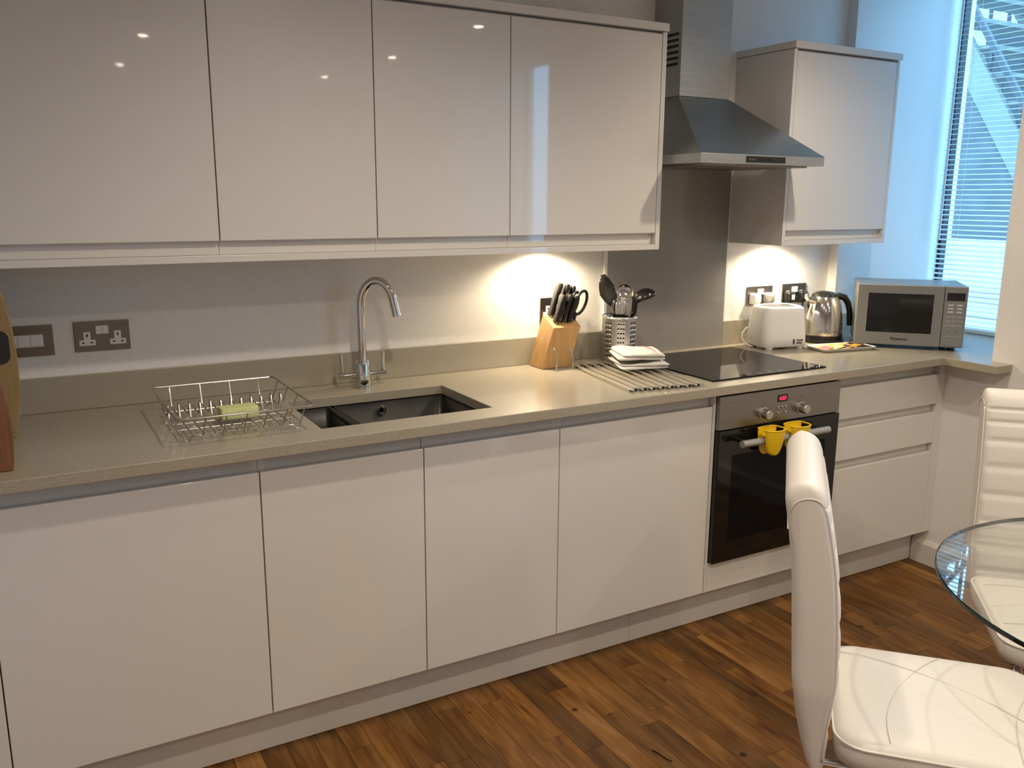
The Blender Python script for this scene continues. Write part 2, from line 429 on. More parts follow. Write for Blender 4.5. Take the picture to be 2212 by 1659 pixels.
# ------------------------------------------------------------------ base units
def carcass(x0, x1, z0=0.15, z1=ZU - 0.001, yf=-0.58, t=0.016, zl=None, zr=None):
    mb = MB()
    mb.box(x0 + 0.0005, x0 + t, yf, -0.02, z0, zl or z1); mb.box(x1 - t, x1 - 0.0005, yf, -0.02, z0, zr or z1)
    mb.box(x0 + t, x1 - t, yf, -0.02, z0, z0 + t); mb.box(x0 + t, x1 - t, -0.03, -0.02, z0 + t, z1)
    return mb
ZDT = 0.820; ZDB = 0.148
edges = [-2.72, -2.1095, -1.5064, -1.057, -0.6112, -0.005]
lab = ['white gloss base cabinet at the far left edge, mostly out of frame',
       'widest white gloss base cabinet, under the worktop left of the sink',
       'white gloss base cabinet under the dish rack and small sink bowl',
       'narrow white gloss base cabinet under the large sink bowl',
       'white gloss base cabinet directly left of the oven']
for i in range(5):
    x0, x1 = edges[i], edges[i + 1]
    t = thing('base_cabinet', lab[i], 'cabinet', ((x0 + x1) / 2, -0.3, 0.15), group='base cabinets along the wall')
    carcass(x0, x1, zr=0.67 if i == 2 else None, zl=0.67 if i == 3 else None).build('body', M['carc'], t, world=True)
    MB().box(x0 + 0.0015, x1 - 0.0015, YD, -0.5815, ZDB, ZDT).build('door', M['gloss'], t, bevel=0.0015, world=True)
    MB().box(x0 + 0.001, x1 - 0.001, -0.5795, -0.568, ZDT - 0.02, ZU - 0.002).build('handle_rail', M['rail'], t, world=True)
# black shadow gap between the far left unit and the next, oven housing
t = thing('oven_housing', 'white housing unit framing the built-in oven', 'cabinet', (0.3, -0.3, 0.15))
hb = carcass(-0.0035, 0.6095); hb.box(0.0, 0.6, -0.575, -0.02, 0.255, 0.262)
hb.build('body', M['carc'], t, world=True)
MB().box(-0.0035, 0.0085, YD, -0.579, ZDB, ZU - 0.002).build('side_panel', M['gloss'], t, bevel=0.001, world=True)
MB().box(0.5965, 0.6085, YD, -0.579, ZDB, ZU - 0.002).build('side_panel', M['gloss'], t, bevel=0.001, world=True)
MB().box(0.0095, 0.5955, YD, -0.5815, ZDB, 0.2565).build('filler_panel', M['gloss'], t, bevel=0.0015, world=True)

XDR = 1.190
t = thing('drawer_unit', 'white gloss three-drawer unit right of the oven', 'drawers', (0.9, -0.3, 0.15))
carcass(0.6105, XDR + 0.04).build('body', M['carc'], t, world=True)
for (z0, z1) in ((0.698, 0.820), (0.5355, 0.6634), (0.148, 0.499)):
    MB().box(0.6105, XDR, YD, -0.5815, z0, z1).build('drawer_front', M['gloss'], t, bevel=0.0015, world=True)
for (z0, z1) in ((0.800, ZU - 0.002), (0.655, 0.700), (0.490, 0.540)):
    MB().box(0.6105, XDR, -0.5795, -0.568, z0, z1).build('handle_rail', M['rail'], t, world=True)
MB().box(XDR + 0.0005, XR - 0.001, YD, -0.5805, ZDB, ZU - 0.002).build('end_filler', M['gloss'], t, world=True)

# plinth in two lengths
for (x0, x1, l) in ((-2.72, -0.2705, 'long white plinth board under the sink cabinets'), (-0.2695, XR - 0.017, 'shorter white plinth board under the oven and drawers')):
    tag(MB().box(x0, x1, -0.5323, -0.514, 0.002, 0.147).build('plinth', M['plinth'], bevel=0.001), l, 'plinth', 'plinth boards')

# ------------------------------------------------------------------ worktop, upstand, splashback
SX0, SX1, SY0, SY1 = -1.325, -0.812, -0.543, -0.188
XI = 1.138; YE = -0.862
xs = [-2.73, SX0, SX1, XI, 1.193, XR, 1.868]
ys = [YE, W1[0] + 0.001, YW, SY0, SY1, -0.0505, -0.0005]
mask = [[0, 0, 0, 1, 1, 0],
        [0, 0, 0, 1, 1, 1],
        [1, 1, 1, 1, 1, 1],
        [1, 0, 1, 1, 1, 1],
        [1, 1, 1, 1, 1, 1],
        [1, 1, 1, 0 or 1, 0, 0]]
wt = slab(xs, ys, mask, ZU, ZW)
tag(wt.build('worktop', M['quartz'], bevel=0.002), 'long beige-grey speckled quartz worktop running into the window recess', 'worktop')
YU = -0.0145
def upst(x0, x1, l, y0=-0.0008, th=0.0137, z1=0.999):
    tag(MB().box(x0, x1, y0 - th, y0, ZW + 0.0005, z1).build('upstand', M['quartz'], bevel=0.0012), l, 'upstand', 'quartz upstands on the wall')
upst(-2.73, -0.0315, 'long low quartz upstand behind the sink and knife block')
upst(0.5695, 1.192, 'low quartz upstand behind the toaster and kettle')
upst(1.194, 1.52, 'short quartz upstand on the projecting wall behind the microwave', y0=-0.0508)
t = thing('splashback', 'tall grey quartz splashback between hob and extractor hood', 'splashback', (0.27, -0.008, ZW))
MB().box(-0.0305, 0.5685, YU, -0.0008, ZW + 0.0005, 1.6155).build('panel', M['splash'], t, world=True)
MB().box(-0.0425, -0.0312, -0.0135, -0.0008, 1.0, 1.6155).build('edge_trim', M['white'], t, world=True)
MB().box(0.5690, 0.5760, -0.0135, -0.0008, 1.0, 1.6155).build('edge_trim', M['white'], t, world=True)

# ------------------------------------------------------------------ wall units
YWU = -0.2996; ZWB = 1.3254; ZWD = 1.3824; ZWT = 2.0697
def wall_carc(x0, x1, t=0.016):
    mb = MB(); yf = -0.281
    mb.box(x0 + 0.0005, x0 + t, yf, -0.001, 1.345, 2.043); mb.box(x1 - t, x1 - 0.0005, yf, -0.001, 1.345, 2.043)
    mb.box(x0 + t, x1 - t, yf, -0.001, 2.027, 2.043); mb.box(x0 + t, x1 - t, yf, -0.001, 1.345, 1.361)
    mb.box(x0 + t, x1 - t, -0.01, -0.001, 1.361, 2.027)
    return mb
we = [-2.70, -2.107, -1.5072, -1.061, -0.6183, -0.037]
wl = ['white gloss wall cabinet beyond the left edge of the frame',
      'leftmost visible white gloss wall cabinet, above the sockets',
      'white gloss wall cabinet above the dish rack',
      'white gloss wall cabinet above the tap',
      'white gloss wall cabinet next to the extractor hood, above the knife block']
for i in range(5):
    x0, x1 = we[i], we[i + 1]
    t = thing('wall_cabinet', wl[i], 'cabinet', ((x0 + x1) / 2, -0.15, 1.345), group='wall cabinets above the sink run')
    wall_carc(x0, x1).build('body', M['carc'], t, world=True)
    MB().box(x0 + 0.0015, x1 - 0.0015, YWU, -0.2825, ZWD, 2.036).build('door', M['gloss'], t, bevel=0.0015, world=True)
    MB().box(x0 + 0.0008, x1 - 0.0008, -0.2800, -0.2700, 1.3455, ZWD + 0.02).build('handle_rail', M['gloss'], t, world=True)
tag(MB().box(-2.70, -0.0365, YWU, -0.001, ZWB, 1.3445).build('light_pelmet', M['gloss'], bevel=0.001), 'long white pelmet panel under the left wall cabinets', 'pelmet')
tag(MB().box(-0.0365 + 0.0005, -0.018, YWU, -0.001, ZWB, 2.043).build('end_panel', M['gloss'], bevel=0.001), 'thin white end panel of the left wall cabinets beside the hood', 'end panel')
tag(MB().box(-2.70, -0.0165, -0.3075, -0.001, 2.0445, ZWT).build('cornice', M['gloss'], bevel=0.001), 'long white cornice on top of the left wall cabinets', 'cornice')
# right single wall unit
RL, RR = 0.5775, 1.1684
t = thing('wall_cabinet', 'single white gloss wall cabinet right of the extractor hood, by the window', 'cabinet', (0.87, -0.15, ZWB))
for xx in (RL, RR - 0.0165):
    MB().box(xx, xx + 0.0165, YWU, -0.001, ZWB, 2.043).build('side_panel', M['gloss'], t, world=True, bevel=0.0008)
mb = MB(); a, b_ = RL + 0.017, RR - 0.017
mb.box(a, b_, -0.281, -0.001, 2.025, 2.043); mb.box(a, b_, -0.281, -0.001, 1.345, 1.361); mb.box(a, b_, -0.01, -0.001, 1.361, 2.025)
mb.build('body', M['carc'], t, world=True)
MB().box(a + 0.001, b_ - 0.001, YWU, -0.2825, ZWD, 2.036).build('door', M['gloss'], t, bevel=0.0015, world=True)
MB().box(a, b_, -0.2800, -0.2700, 1.3455, ZWD + 0.02).build('handle_rail', M['gloss'], t, world=True)
MB().box(a, b_, YWU, -0.001, ZWB, 1.3445).build('bottom_panel', M['gloss'], t, bevel=0.001, world=True)
MB().box(RL - 0.003, RR + 0.003, -0.3075, -0.001, 2.0445, ZWT).build('cornice', M['gloss'], t, bevel=0.001, world=True)

# under-cabinet lamps
for (x, l) in ((-0.333, 'small round under-cabinet lamp glowing above the knife block'), (0.815, 'small round under-cabinet lamp glowing above the toaster')):
    t = thing('under_cabinet_light', l, 'lamp', (x, -0.085, ZWB), group='under-cabinet lamps')
    MB().lathe([(0.0, -0.001), (0.032, -0.001), (0.032, -0.008), (0.026, -0.009), (0.026, -0.006), (0.0, -0.006)], 24).build('housing', M['steel'], t, smooth=True)
    MB().lathe([(0.0, -0.0085), (0.025, -0.0085), (0.025, -0.0065), (0.0, -0.0065)], 24).build('lamp_face', M['lampface'], t)
    ld = bpy.data.lights.new('under_cabinet_beam', 'SPOT'); ld.energy = UNDER_W; ld.color = UNDER_COL
    ld.spot_size = math.radians(165); ld.spot_blend = 0.5; ld.shadow_soft_size = 0.02
    lo = bpy.data.objects.new('under_cabinet_beam', ld); COL.objects.link(lo); lo.parent = t; lo.location = (0, 0, -0.016)

# ------------------------------------------------------------------ extractor hood
HL, HR, HY = 0.008, 0.565, -0.463
t = thing('extractor_hood', 'brushed steel chimney extractor hood above the hob', 'hood', (0.283, -0.2, 1.617))
mb = MB()
B0 = [(HL, HY, 1.617), (HR, HY, 1.617), (HR, -0.002, 1.617), (HL, -0.002, 1.617)]
B1 = [(x, y, 1.649) for x, y, z in B0]
T1 = [(0.155, -0.162, 1.862), (0.402, -0.162, 1.862), (0.402, -0.002, 1.862), (0.155, -0.002, 1.862)]
HR2 = 0.592
B0[1] = (HR2, HY, 1.617); B1[1] = (HR2, HY, 1.649); B0[2] = (HR, -0.3, 1.617)
B0 = [(HL, HY, 1.617), (HR2, HY, 1.617), (HR2, -0.309, 1.617), (HR, -0.309, 1.617), (HR, -0.002, 1.617), (HL, -0.002, 1.617)]
B1 = [(x, y, 1.649) for x, y, z in B0]
T1 = [(0.155, -0.162, 1.862), (0.402, -0.162, 1.862), (0.402, -0.110, 1.862), (0.402, -0.1099, 1.862), (0.402, -0.002, 1.862), (0.155, -0.002, 1.862)]
MB().loft([B0, B1], cap0=True, cap1=True).build('canopy_lip', M['litsteel'], t, world=True, bevel=0.001)
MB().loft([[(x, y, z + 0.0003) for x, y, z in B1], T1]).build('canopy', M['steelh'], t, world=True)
ch = MB().box(0.1613, 0.398, -0.159, -0.002, 1.864, CZ - 0.002).build('chimney', M['litsteel'], t, world=True, bevel=0.0015)
for k in range(6):
    z = 1.972 + k * 0.0205
    o = MB().box(0.1598, 0.1614, -0.142, -0.035, z, z + 0.0095).build('vent_slot', M['dark'], ch)
    o.data.transform(Matrix.Translation(-WL(ch)))
pn = MB().box(0.213, 0.394, HY - 0.003, HY - 0.0001, 1.6225, 1.6435).build('control_panel', M['screen'], t, world=True)
for k in range(4):
    o = MB().lathe([(0.0, 0.0), (0.0045, 0.0), (0.0045, 0.002), (0.0, 0.002)], 12, axis='y').build('button', M['black'], pn)
    o.location = Vector((0.285 + 0.017 * k, HY - 0.003, 1.633)) - WL(pn)
text_mesh('lettering', 'BOSCH', 0.009, M['printgrey'], pn, Vector((0.237, HY - 0.0032, 1.633)) - WL(pn), FRONT)
MB().box(0.05, 0.54, -0.43, -0.05, 1.611, 1.6165).build('grease_filter', M['plate'], t, world=True)

# ------------------------------------------------------------------ hob
t = thing('ceramic_hob', 'flat black glass ceramic hob set on the worktop', 'hob', (0.28, -0.333, ZW))
MB().box(0.012, 0.5557, -0.577, -0.088, ZW + 0.0006, ZW + 0.0056).build('glass_plate', M['hobglass'], t, world=True, bevel=0.0012)
for k in range(4):
    o = MB().lathe([(0.006, 0.0001), (0.0075, 0.0001), (0.0075, 0.0003), (0.006, 0.0003)], 16).build('touch_mark', M['printgrey'], t)
    o.location = Vector((0.20 + 0.05 * k, -0.55, ZW + 0.0055)) - WL(t)

# ------------------------------------------------------------------ oven
OX0, OX1 = 0.0105, 0.5945; OZT = 0.8543; OZB = 0.2593
t = thing('built_in_oven', 'built-in electric oven with steel control panel and black glass door', 'oven', (0.302, -0.32, OZB))
MB().box(OX0 + 0.008, OX1 - 0.008, -0.595, -0.06, OZB + 0.005, OZT - 0.004).build('body', M['dark'], t, world=True)
pan = MB().box(OX0, OX1, -0.617, -0.5955, 0.7375, OZT).build('control_panel', M['ovensteel'], t, world=True, bevel=0.0015)
door = MB().box(OX0, OX1, -0.621, -0.5955, OZB, 0.7345).build('oven_door', M['blackglass'], t, world=True, bevel=0.0015)
def sub(mb, name, m, par, **k): return mb.build(name, m, par, world=True, **k)
sub(MB().box(0.075, 0.53, -0.6216, -0.6208, 0.335, 0.645), 'door_window', M['hobglass'], door)
h = sub(MB().tube([(0.075, -0.664, 0.694), (0.492, -0.664, 0.694)], 0.0125, 16), 'door_handle', M['silverpaint'], door, smooth=True)
for x in (0.105, 0.462):
    sub(MB().tube([(x, -0.622, 0.694), (x, -0.655, 0.694)], 0.008, 12), 'handle_post', M['black'], door, smooth=True)
text_mesh('lettering', 'BOSCH', 0.0165, M['printsilver'], door, Vector((0.286, -0.6213, 0.343)) - WL(door), FRONT, bold=True)
sub(MB().lathe([(0.0062, 0.0), (0.0078, 0.0), (0.0078, 0.0004), (0.0062, 0.0004)], 24, c=(0.246, -0.6211, 0.343), axis='y'), 'logo_ring', M['printsilver'], door)
sub(MB().box(0.2425, 0.2495, -0.6215, -0.6211, 0.3405, 0.3455), 'logo_bar', M['printsilver'], door)
for x in (0.212, 0.393):
    k = sub(MB().lathe([(0.0, 0.0), (0.0225, 0.0), (0.0225, 0.004), (0.018, 0.005), (0.0165, 0.030), (0.0145, 0.033), (0.0, 0.033)], 28, c=(x, -0.617, 0.776), axis='y'), 'knob', M['steel'], pan, smooth=True)
sub(MB().box(0.2775, 0.3245, -0.6185, -0.6168, 0.808, 0.8335), 'display', M['screen'], pan)
text_mesh('display_digits', '6:23', 0.0185, M['red_led'], pan, Vector((0.301, -0.6187, 0.8205)) - WL(pan), FRONT, bold=True)
for (dx, dz) in ((0.282, 0.789), (0.2995, 0.789), (0.317, 0.789), (0.282, 0.769), (0.317, 0.769)):
    sub(MB().lathe([(0.0, 0.0), (0.0048, 0.0), (0.0048, 0.0035), (0.0035, 0.0045), (0.0, 0.0045)], 14, c=(dx, -0.617, dz), axis='y'), 'button', M['steel'], pan, smooth=True)
for (dx, dz, r) in ((0.212, 0.8165, 0.0035), (0.395, 0.8165, 0.0035), (0.367, 0.801, 0.0022)):
    sub(MB().lathe([(0.0, 0.0), (r, 0.0), (r, 0.0006), (0.0, 0.0006)], 12, c=(dx, -0.617, dz), axis='y'), 'mark', M['printgrey'], pan)

# yellow silicone pinch grips hanging on the oven handle
def pinch_grip(x, l):
    t = thing('pinch_grip', l, 'oven grip', (x, -0.664, 0.694), group='yellow silicone grips on the oven handle')
    ym = M['yellow']
    # outer front shell: half cone, rim ellipse, tapering to a rounded lower lobe
    def shell(sgn, y0, depth, zb):
        loops = []
        nlev = 9
        for i in range(nlev):
            q = i / (nlev - 1)
            z = 0.040 - q * (0.040 - zb)
            wdt = 0.043 * (1 - 0.50 * q ** 2.2) if q < 1 else 0.02
            dd = depth * (1 - 0.55 * q ** 1.5)
            if i == nlev - 1: wdt *= 0.72
            row = []
            for k in range(13):
                a = math.pi * k / 12
                row.append((-math.cos(a) * wdt, y0 + sgn * math.sin(a) * dd, z))
            loops.append(row)
        mb = MB(); n = 13
        vs_ = [p for r in loops for p in r]; fs_ = []
        for i in range(nlev - 1):
            for k in range(n - 1):
                fs_.append((i * n + k, i * n + k + 1, (i + 1) * n + k + 1, (i + 1) * n + k))
        fs_.append(tuple(range((nlev - 1) * n, nlev * n)))
        mb.add(vs_, fs_)
        return mb
    for nm, sg, y0, dp, zb in (('front_flap', -1, -0.016, 0.028, -0.050), ('back_flap', 1, 0.016, 0.012, -0.055)):
        o = shell(sg, y0, dp, zb).build(nm, ym, t, smooth='all')
        so = o.modifiers.new('thick', 'SOLIDIFY'); so.thickness = 0.0022; so.offset = 0
        sb = o.modifiers.new('sub', 'SUBSURF'); sb.levels = 1; sb.render_levels = 2
    # bridge over the handle and rolled rim
    br = []
    for k in range(9):
        a = math.pi * k / 8
        br.append([(sx, -0.016 * math.cos(a), 0.0155 + 0.006 * math.sin(a)) for sx in (-0.039, 0.039)])
    mb = MB(); vs_ = [p for r in br for p in r]
    mb.add(vs_, [(2 * k, 2 * k + 1, 2 * k + 3, 2 * k + 2) for k in range(8)])
    o = mb.build('bridge', ym, t, smooth='all'); so = o.modifiers.new('thick', 'SOLIDIFY'); so.thickness = 0.002; so.offset = 0
    rim = []
    for k in range(13):
        a = math.pi * k / 12; rim.append((-math.cos(a) * 0.043, -0.016 - math.sin(a) * 0.028, 0.040))
    for k in range(13):
        a = math.pi * k / 12; rim.append((math.cos(a) * 0.043, 0.016 + math.sin(a) * 0.012, 0.040))
    MB().tube(rim, 0.0026, 8, closed=True).build('rolled_rim', ym, t, smooth='all')
    tb = MB().lathe([(0.003, -0.001), (0.006, -0.001), (0.006, 0.0012), (0.003, 0.0012), (0.003, -0.001)], 14).build('hanging_loop', ym, t)
    tb.location = (-0.047, 0.0, 0.039)
pinch_grip(0.205, 'yellow silicone pinch grip hanging left on the oven handle')
pinch_grip(0.327, 'yellow silicone pinch grip on the oven handle, half hidden by the chair')

# ------------------------------------------------------------------ sink
t = thing('sink', 'dark undermounted one-and-a-half bowl sink', 'sink', ((SX0 + SX1) / 2, (SY0 + SY1) / 2, 0.72))
def bowl(x0, x1, y0, y1, z0, z1, th=0.004):
    mb = MB(); w_, d_ = x1 - x0, y1 - y0; cx, cy = (x0 + x1) / 2, (y0 + y1) / 2
    L_ = []
    for (ww, dd, r, z) in ((w_, d_, 0.012, z1), (w_ - 0.004, d_ - 0.004, 0.014, z0 + 0.03), (w_ - 0.02, d_ - 0.02, 0.02, z0 + 0.004), (w_ - 0.06, d_ - 0.06, 0.02, z0)):
        L_.append([(p[0], p[1], z) for p in rrect(ww, dd, r, 4, cx, cy)])
    mb.loft(L_, cap0=False, cap1=True)
    return mb
for nm, x0, x1, zb in (('small_bowl', SX0 - 0.004, -1.192, 0.76), ('large_bowl', -1.174, SX1 + 0.004, 0.69)):
    o = bowl(x0, x1, SY0 - 0.004, SY1 + 0.004, zb, ZU - 0.0005).build(nm, M['sink'], t, world=True, smooth=True)
    so = o.modifiers.new('thick', 'SOLIDIFY'); so.thickness = 0.005; so.offset = 1
    cx = (x0 + x1) / 2
    MB().lathe([(0.0, 0.001), (0.038, 0.001), (0.042, 0.004), (0.045, 0.004), (0.045, 0.0005), (0.0, 0.0005)], 24, c=(cx, -0.36, zb + 0.001)).build('drain', M['rackwire'], o, smooth=True).data.transform(Matrix.Translation(-WL(o)))
    MB().lathe([(0.0, 0.0), (0.006, 0.0), (0.008, 0.003), (0.013, 0.004), (0.016, 0.0), (0.0, 0.0)], 18, c=(cx - 0.03, SY1 - 0.004, ZU - 0.03), axis='y').build('overflow', M['rackwire'], o, smooth=True).data.transform(Matrix.Translation(-WL(o)))
MB().box(-1.1925, -1.1735, SY0 - 0.004, SY1 + 0.004, 0.80, ZU - 0.006).build('divider', M['sink'], t, world=True, bevel=0.004)

# ------------------------------------------------------------------ tap
TX, TY = -1.048, -0.098
t = thing('kitchen_tap', 'tall chrome swan-neck mixer tap with two lever handles', 'tap', (TX, TY, ZW))
MB().lathe([(0.0, 0.0005), (0.029, 0.0005), (0.029, 0.006), (0.026, 0.008), (0.025, 0.080), (0.022, 0.086), (0.0, 0.086)], 32).build('body', M['chrome'], t, smooth=True)
path = [(0, 0, 0.08), (0, 0, 0.14), (0, 0, 0.20), (0, 0, 0.26)]
sd = Vector((0.80, -0.60, 0)).normalized()
for k in range(1, 15):
    a = math.pi - math.radians(167) * k / 14
    rr = 0.054
    d = rr + rr * math.cos(a); z = 0.262 + rr * 1.52 * math.sin(a)
    path.append((sd.x * d, sd.y * d, z))
p1, p2 = Vector(path[-2]), Vector(path[-1]); dd = (p2 - p1).normalized()
path.append(tuple(p2 + dd * 0.035))
MB().tube(path, 0.0135, 16).build('spout', M['chrome'], t, smooth=True)
MB().tube([Vector(path[-1]) - dd * 0.002, Vector(path[-1]) + dd * 0.014], 0.0143, 16).build('aerator', M['chrome'], t, smooth=True)
for s in (-1, 1):
    MB().tube([(s * 0.02, 0, 0.042), (s * 0.055, 0, 0.042), (s * 0.078, 0, 0.042)], [0.0105, 0.0105, 0.0115], 16).build('cross_arm', M['chrome'], t, smooth=True)
    MB().tube([(s * 0.069, 0, 0.045), (s * 0.069, 0.0, 0.075), (s * 0.071, 0.0, 0.112)], [0.0075, 0.0065, 0.006], 14).build('lever', M['chrome'], t, smooth=True)

# ------------------------------------------------------------------ dish rack
t = thing('dish_rack', 'steel wire dish draining rack left of the sink', 'dish rack', (-1.52, -0.36, ZW))
rx0, rx1, ry0, ry1, rz = -1.690, -1.352, -0.578, -0.160, 0.972
fx0, fx1, fy0, fy1 = -1.672, -1.370, -0.515, -0.185
zb = ZW + 0.014
wr = 0.0016
rim = [(p[0], p[1], rz) for p in rrect(rx1 - rx0, ry1 - ry0, 0.012, 4, (rx0 + rx1) / 2, (ry0 + ry1) / 2)]
MB().tube(rim, 0.0026, 8, closed=True).build('rim', M['rackwire'], t, world=True, smooth=True)
for y in (-0.505, -0.44, -0.375, -0.225):
    MB().tube([(fx0, y, zb), (fx1, y, zb)], wr, 6).build('cross_wire', M['rackwire'], t, world=True, smooth=True)
for k in range(12):
    x = fx0 + (fx1 - fx0) * k / 11
    foot = k in (0, 11)
    pth = [(x, fy0 + 0.004, zb + 0.003), (x, -0.345, zb + 0.003), (x, -0.325, zb + 0.004), (x, -0.312, zb + 0.038), (x, -0.306, zb + 0.043), (x, -0.300, zb + 0.038), (x, -0.285, zb + 0.004), (x, -0.20, zb + 0.003), (x, fy1, zb + 0.003)]
    if k % 3 == 1: pth += [(x, fy1 + 0.006, zb + 0.010), (x, ry1, rz)]
    MB().tube(pth, wr, 6).build('long_wire', M['rackwire'], t, world=True, smooth=True)
for sx, fx in ((rx0, fx0), (rx1, fx1)):
    for y in (-0.515, -0.42, -0.32, -0.22):
        s_ = 1 if sx == rx0 else -1
        zf = ZW + 0.0018
        MB().tube([(sx, y, rz), (fx + s_ * 0.002, y, zf + 0.02), (fx + s_ * 0.006, y, zf + 0.003), (fx + s_ * 0.012, y, zf), (fx + s_ * 0.018, y, zf + 0.003), (fx + s_ * 0.026, y, zb), (fx + s_ * 0.05, y, zb)], wr * 1.1, 6).build('side_wire', M['rackwire'], t, world=True, smooth=True)
for k in range(1, 6):
    x = fx0 + (fx1 - fx0) * k / 6
    MB().tube([(x, ry0, rz), (x, fy0, zb)], wr, 6).build('front_wire', M['rackwire'], t, world=True, smooth=True)
tag(MB().loft([[(p[0], p[1], z) for p in rrect(0.100 - i, 0.052 - i, 0.006, 3)] for z, i in ((0, 0.004), (0.004, 0), (0.026, 0), (0.030, 0.004))]).build('sponge', M['sponge'], smooth=True),
    'pale green washing-up sponge lying in the dish rack', 'sponge')
o = bpy.data.objects['sponge']; o.location = (-1.505, -0.385, zb + 0.0052); o.rotation_euler = (0, 0, 0.03)

# ------------------------------------------------------------------ chopping boards at the left edge
def board(name, label, m, pts, y, lean, th, hole=None):
    t = thing(name, label, 'chopping board', (pts[0][0], y, ZW))
    mb = MB().prism([(p[0] - pts[0][0], p[1] - ZW) for p in pts], 'y', 0, th)
    o = mb.build('plank', m, t, bevel=0.003, smooth=False)
    t.rotation_euler = (lean, 0, 0)
    if hole:
        hx, hz, hw, hh = hole
        MB().loft([[(p[0] + hx - pts[0][0], yy, p[1] + hz - ZW) for p in rrect(hw, hh, hw * 0.48, 4)] for yy in (-0.0006, 0.004)]).build('handle_slot', M['dark'], t)
    return t
ptsA = [(-2.30, ZW), (-2.030, ZW), (-2.016, 0.96), (-2.009, 1.02), (-2.008, 1.10), (-2.012, 1.17), (-2.022, 1.25), (-2.045, 1.305), (-2.09, 1.322), (-2.24, 1.322), (-2.30, 1.27)]
board('chopping_board', 'pale wooden chopping board with a dark handle slot standing at the left edge', M['bamboo'], ptsA, -0.27, -0.02, 0.020, hole=(-2.045, 1.13, 0.045, 0.085))
ptsB = [(-2.34, ZW), (-2.038, ZW), (-2.033, 0.93), (-2.031, 0.98), (-2.033, 1.03), (-2.040, 1.09), (-2.052, 1.14), (-2.08, 1.18), (-2.28, 1.19), (-2.34, 1.16)]
board('chopping_board', 'reddish wooden chopping board standing in front of the pale one', M['redwood'], ptsB, -0.575, -0.05, 0.020)

# ------------------------------------------------------------------ sockets
def socket(x0, x1, z0, z1, label, kind):
    t = thing('wall_socket' if kind != 'switch' else 'switch_plate', label, 'socket' if kind != 'switch' else 'switch', ((x0 + x1) / 2, -0.0005, (z0 + z1) / 2), group='brushed steel wall plates')
    w2, h2 = (x1 - x0) / 2, (z1 - z0) / 2
    MB().box(-w2, w2, -0.006, 0, -h2, h2).build('plate', M['plate'], t, bevel=0.0012)
    if kind == 'switch':
        MB().box(-0.050, 0.047, -0.0075, -0.006, -0.017, 0.017).build('insert', M['white'], t)
        for k in range(3):
            MB().box(-0.046 + k * 0.031, -0.018 + k * 0.031, -0.0105, -0.0075, -0.014, 0.014).build('rocker', M['white'], t, bevel=0.001)
    else:
        for s in (-1, 1):
            c = s * 0.040
            ins = MB().prism([(c - 0.021, -0.026), (c + 0.021, -0.026), (c + 0.021, -0.010), (c + 0.009, -0.010), (c + 0.009, 0.013), (c - 0.009, 0.013), (c - 0.009, -0.010), (c - 0.021, -0.010)], 'y', -0.0075, -0.006).build('outlet_insert', M['white'], t)
            for (px, pz, pw, ph) in ((c, 0.003, 0.0022, 0.004), (c - 0.011, -0.018, 0.0034, 0.002), (c + 0.011, -0.018, 0.0034, 0.002)):
                MB().box(px - pw, px + pw, -0.0079, -0.0074, pz - ph, pz + ph).build('pin_hole', M['dark'], ins)
        for k in range(2):
            MB().box(-0.0165 + k * 0.0168, -0.0003 + k * 0.0168, -0.0105, -0.006, 0.006, 0.030).build('rocker', M['white'], t, bevel=0.001)
    return t
socket(-2.063, -1.917, 1.061, 1.147, 'steel plate with a row of white rocker switches beside the chopping boards', 'switch')
socket(-1.865, -1.720, 1.0635, 1.1495, 'empty steel double socket to the right of the switch plate', 'double')
socket(-0.3235, -0.178, 1.054, 1.140, 'steel double socket half hidden behind the knife block', 'double')
socket(0.706, 0.852, 1.053, 1.136, 'steel double socket with a white plug above the toaster', 'double')
socket(0.912, 1.056, 1.053, 1.139, 'steel double socket with two black plugs behind the kettle', 'double')

def plug(x, z, m, label, cable=None, lab=True):
    t = thing('mains_plug', label, 'plug', (x, -0.0082, z), group='plugs in the right-hand sockets')
    L_ = []
    for (y, ww, hh, r) in ((0.0, 0.046, 0.046, 0.008), (-0.020, 0.046, 0.046, 0.008), (-0.030, 0.034, 0.036, 0.010), (-0.032, 0.026, 0.028, 0.009)):
        L_.append([(p[0], y, p[1]) for p in rrect(ww, hh, r, 4)])
    MB().loft(L_).build('body', m, t, smooth=True)
    if lab: MB().box(-0.009, 0.009, -0.0327, -0.0318, -0.010, 0.012).build('rating_label', M['white'], t)
    if cable: MB().tube([Vector(p) - Vector((x, -0.0082, z)) for p in cable], 0.0034, 8).build('cable', m, t, smooth='all')
plug(0.739, 1.085, M['white'], 'white plug in the left socket above the toaster', [(0.739, -0.022, 1.066), (0.736, -0.026, 1.045), (0.735, -0.026, 1.0), (0.735, -0.025, 0.96), (0.737, -0.024, 0.935)], lab=False)
plug(0.819, 1.085, M['silverpaint'], 'grey plug beside the white one above the toaster', None, lab=False)
plug(0.944, 1.083, M['black'], 'left black plug with a white label in the kettle socket', [(0.944, -0.022, 1.065), (0.944, -0.026, 1.045), (0.944, -0.026, 0.99), (0.944, -0.026, 0.94), (0.946, -0.024, 0.912)])
plug(1.024, 1.083, M['black'], 'right black plug with a white label partly behind the kettle', [(1.024, -0.022, 1.065), (1.024, -0.023, 1.045), (1.024, -0.023, 0.99), (1.024, -0.023, 0.94), (1.024, -0.022, 0.912)])

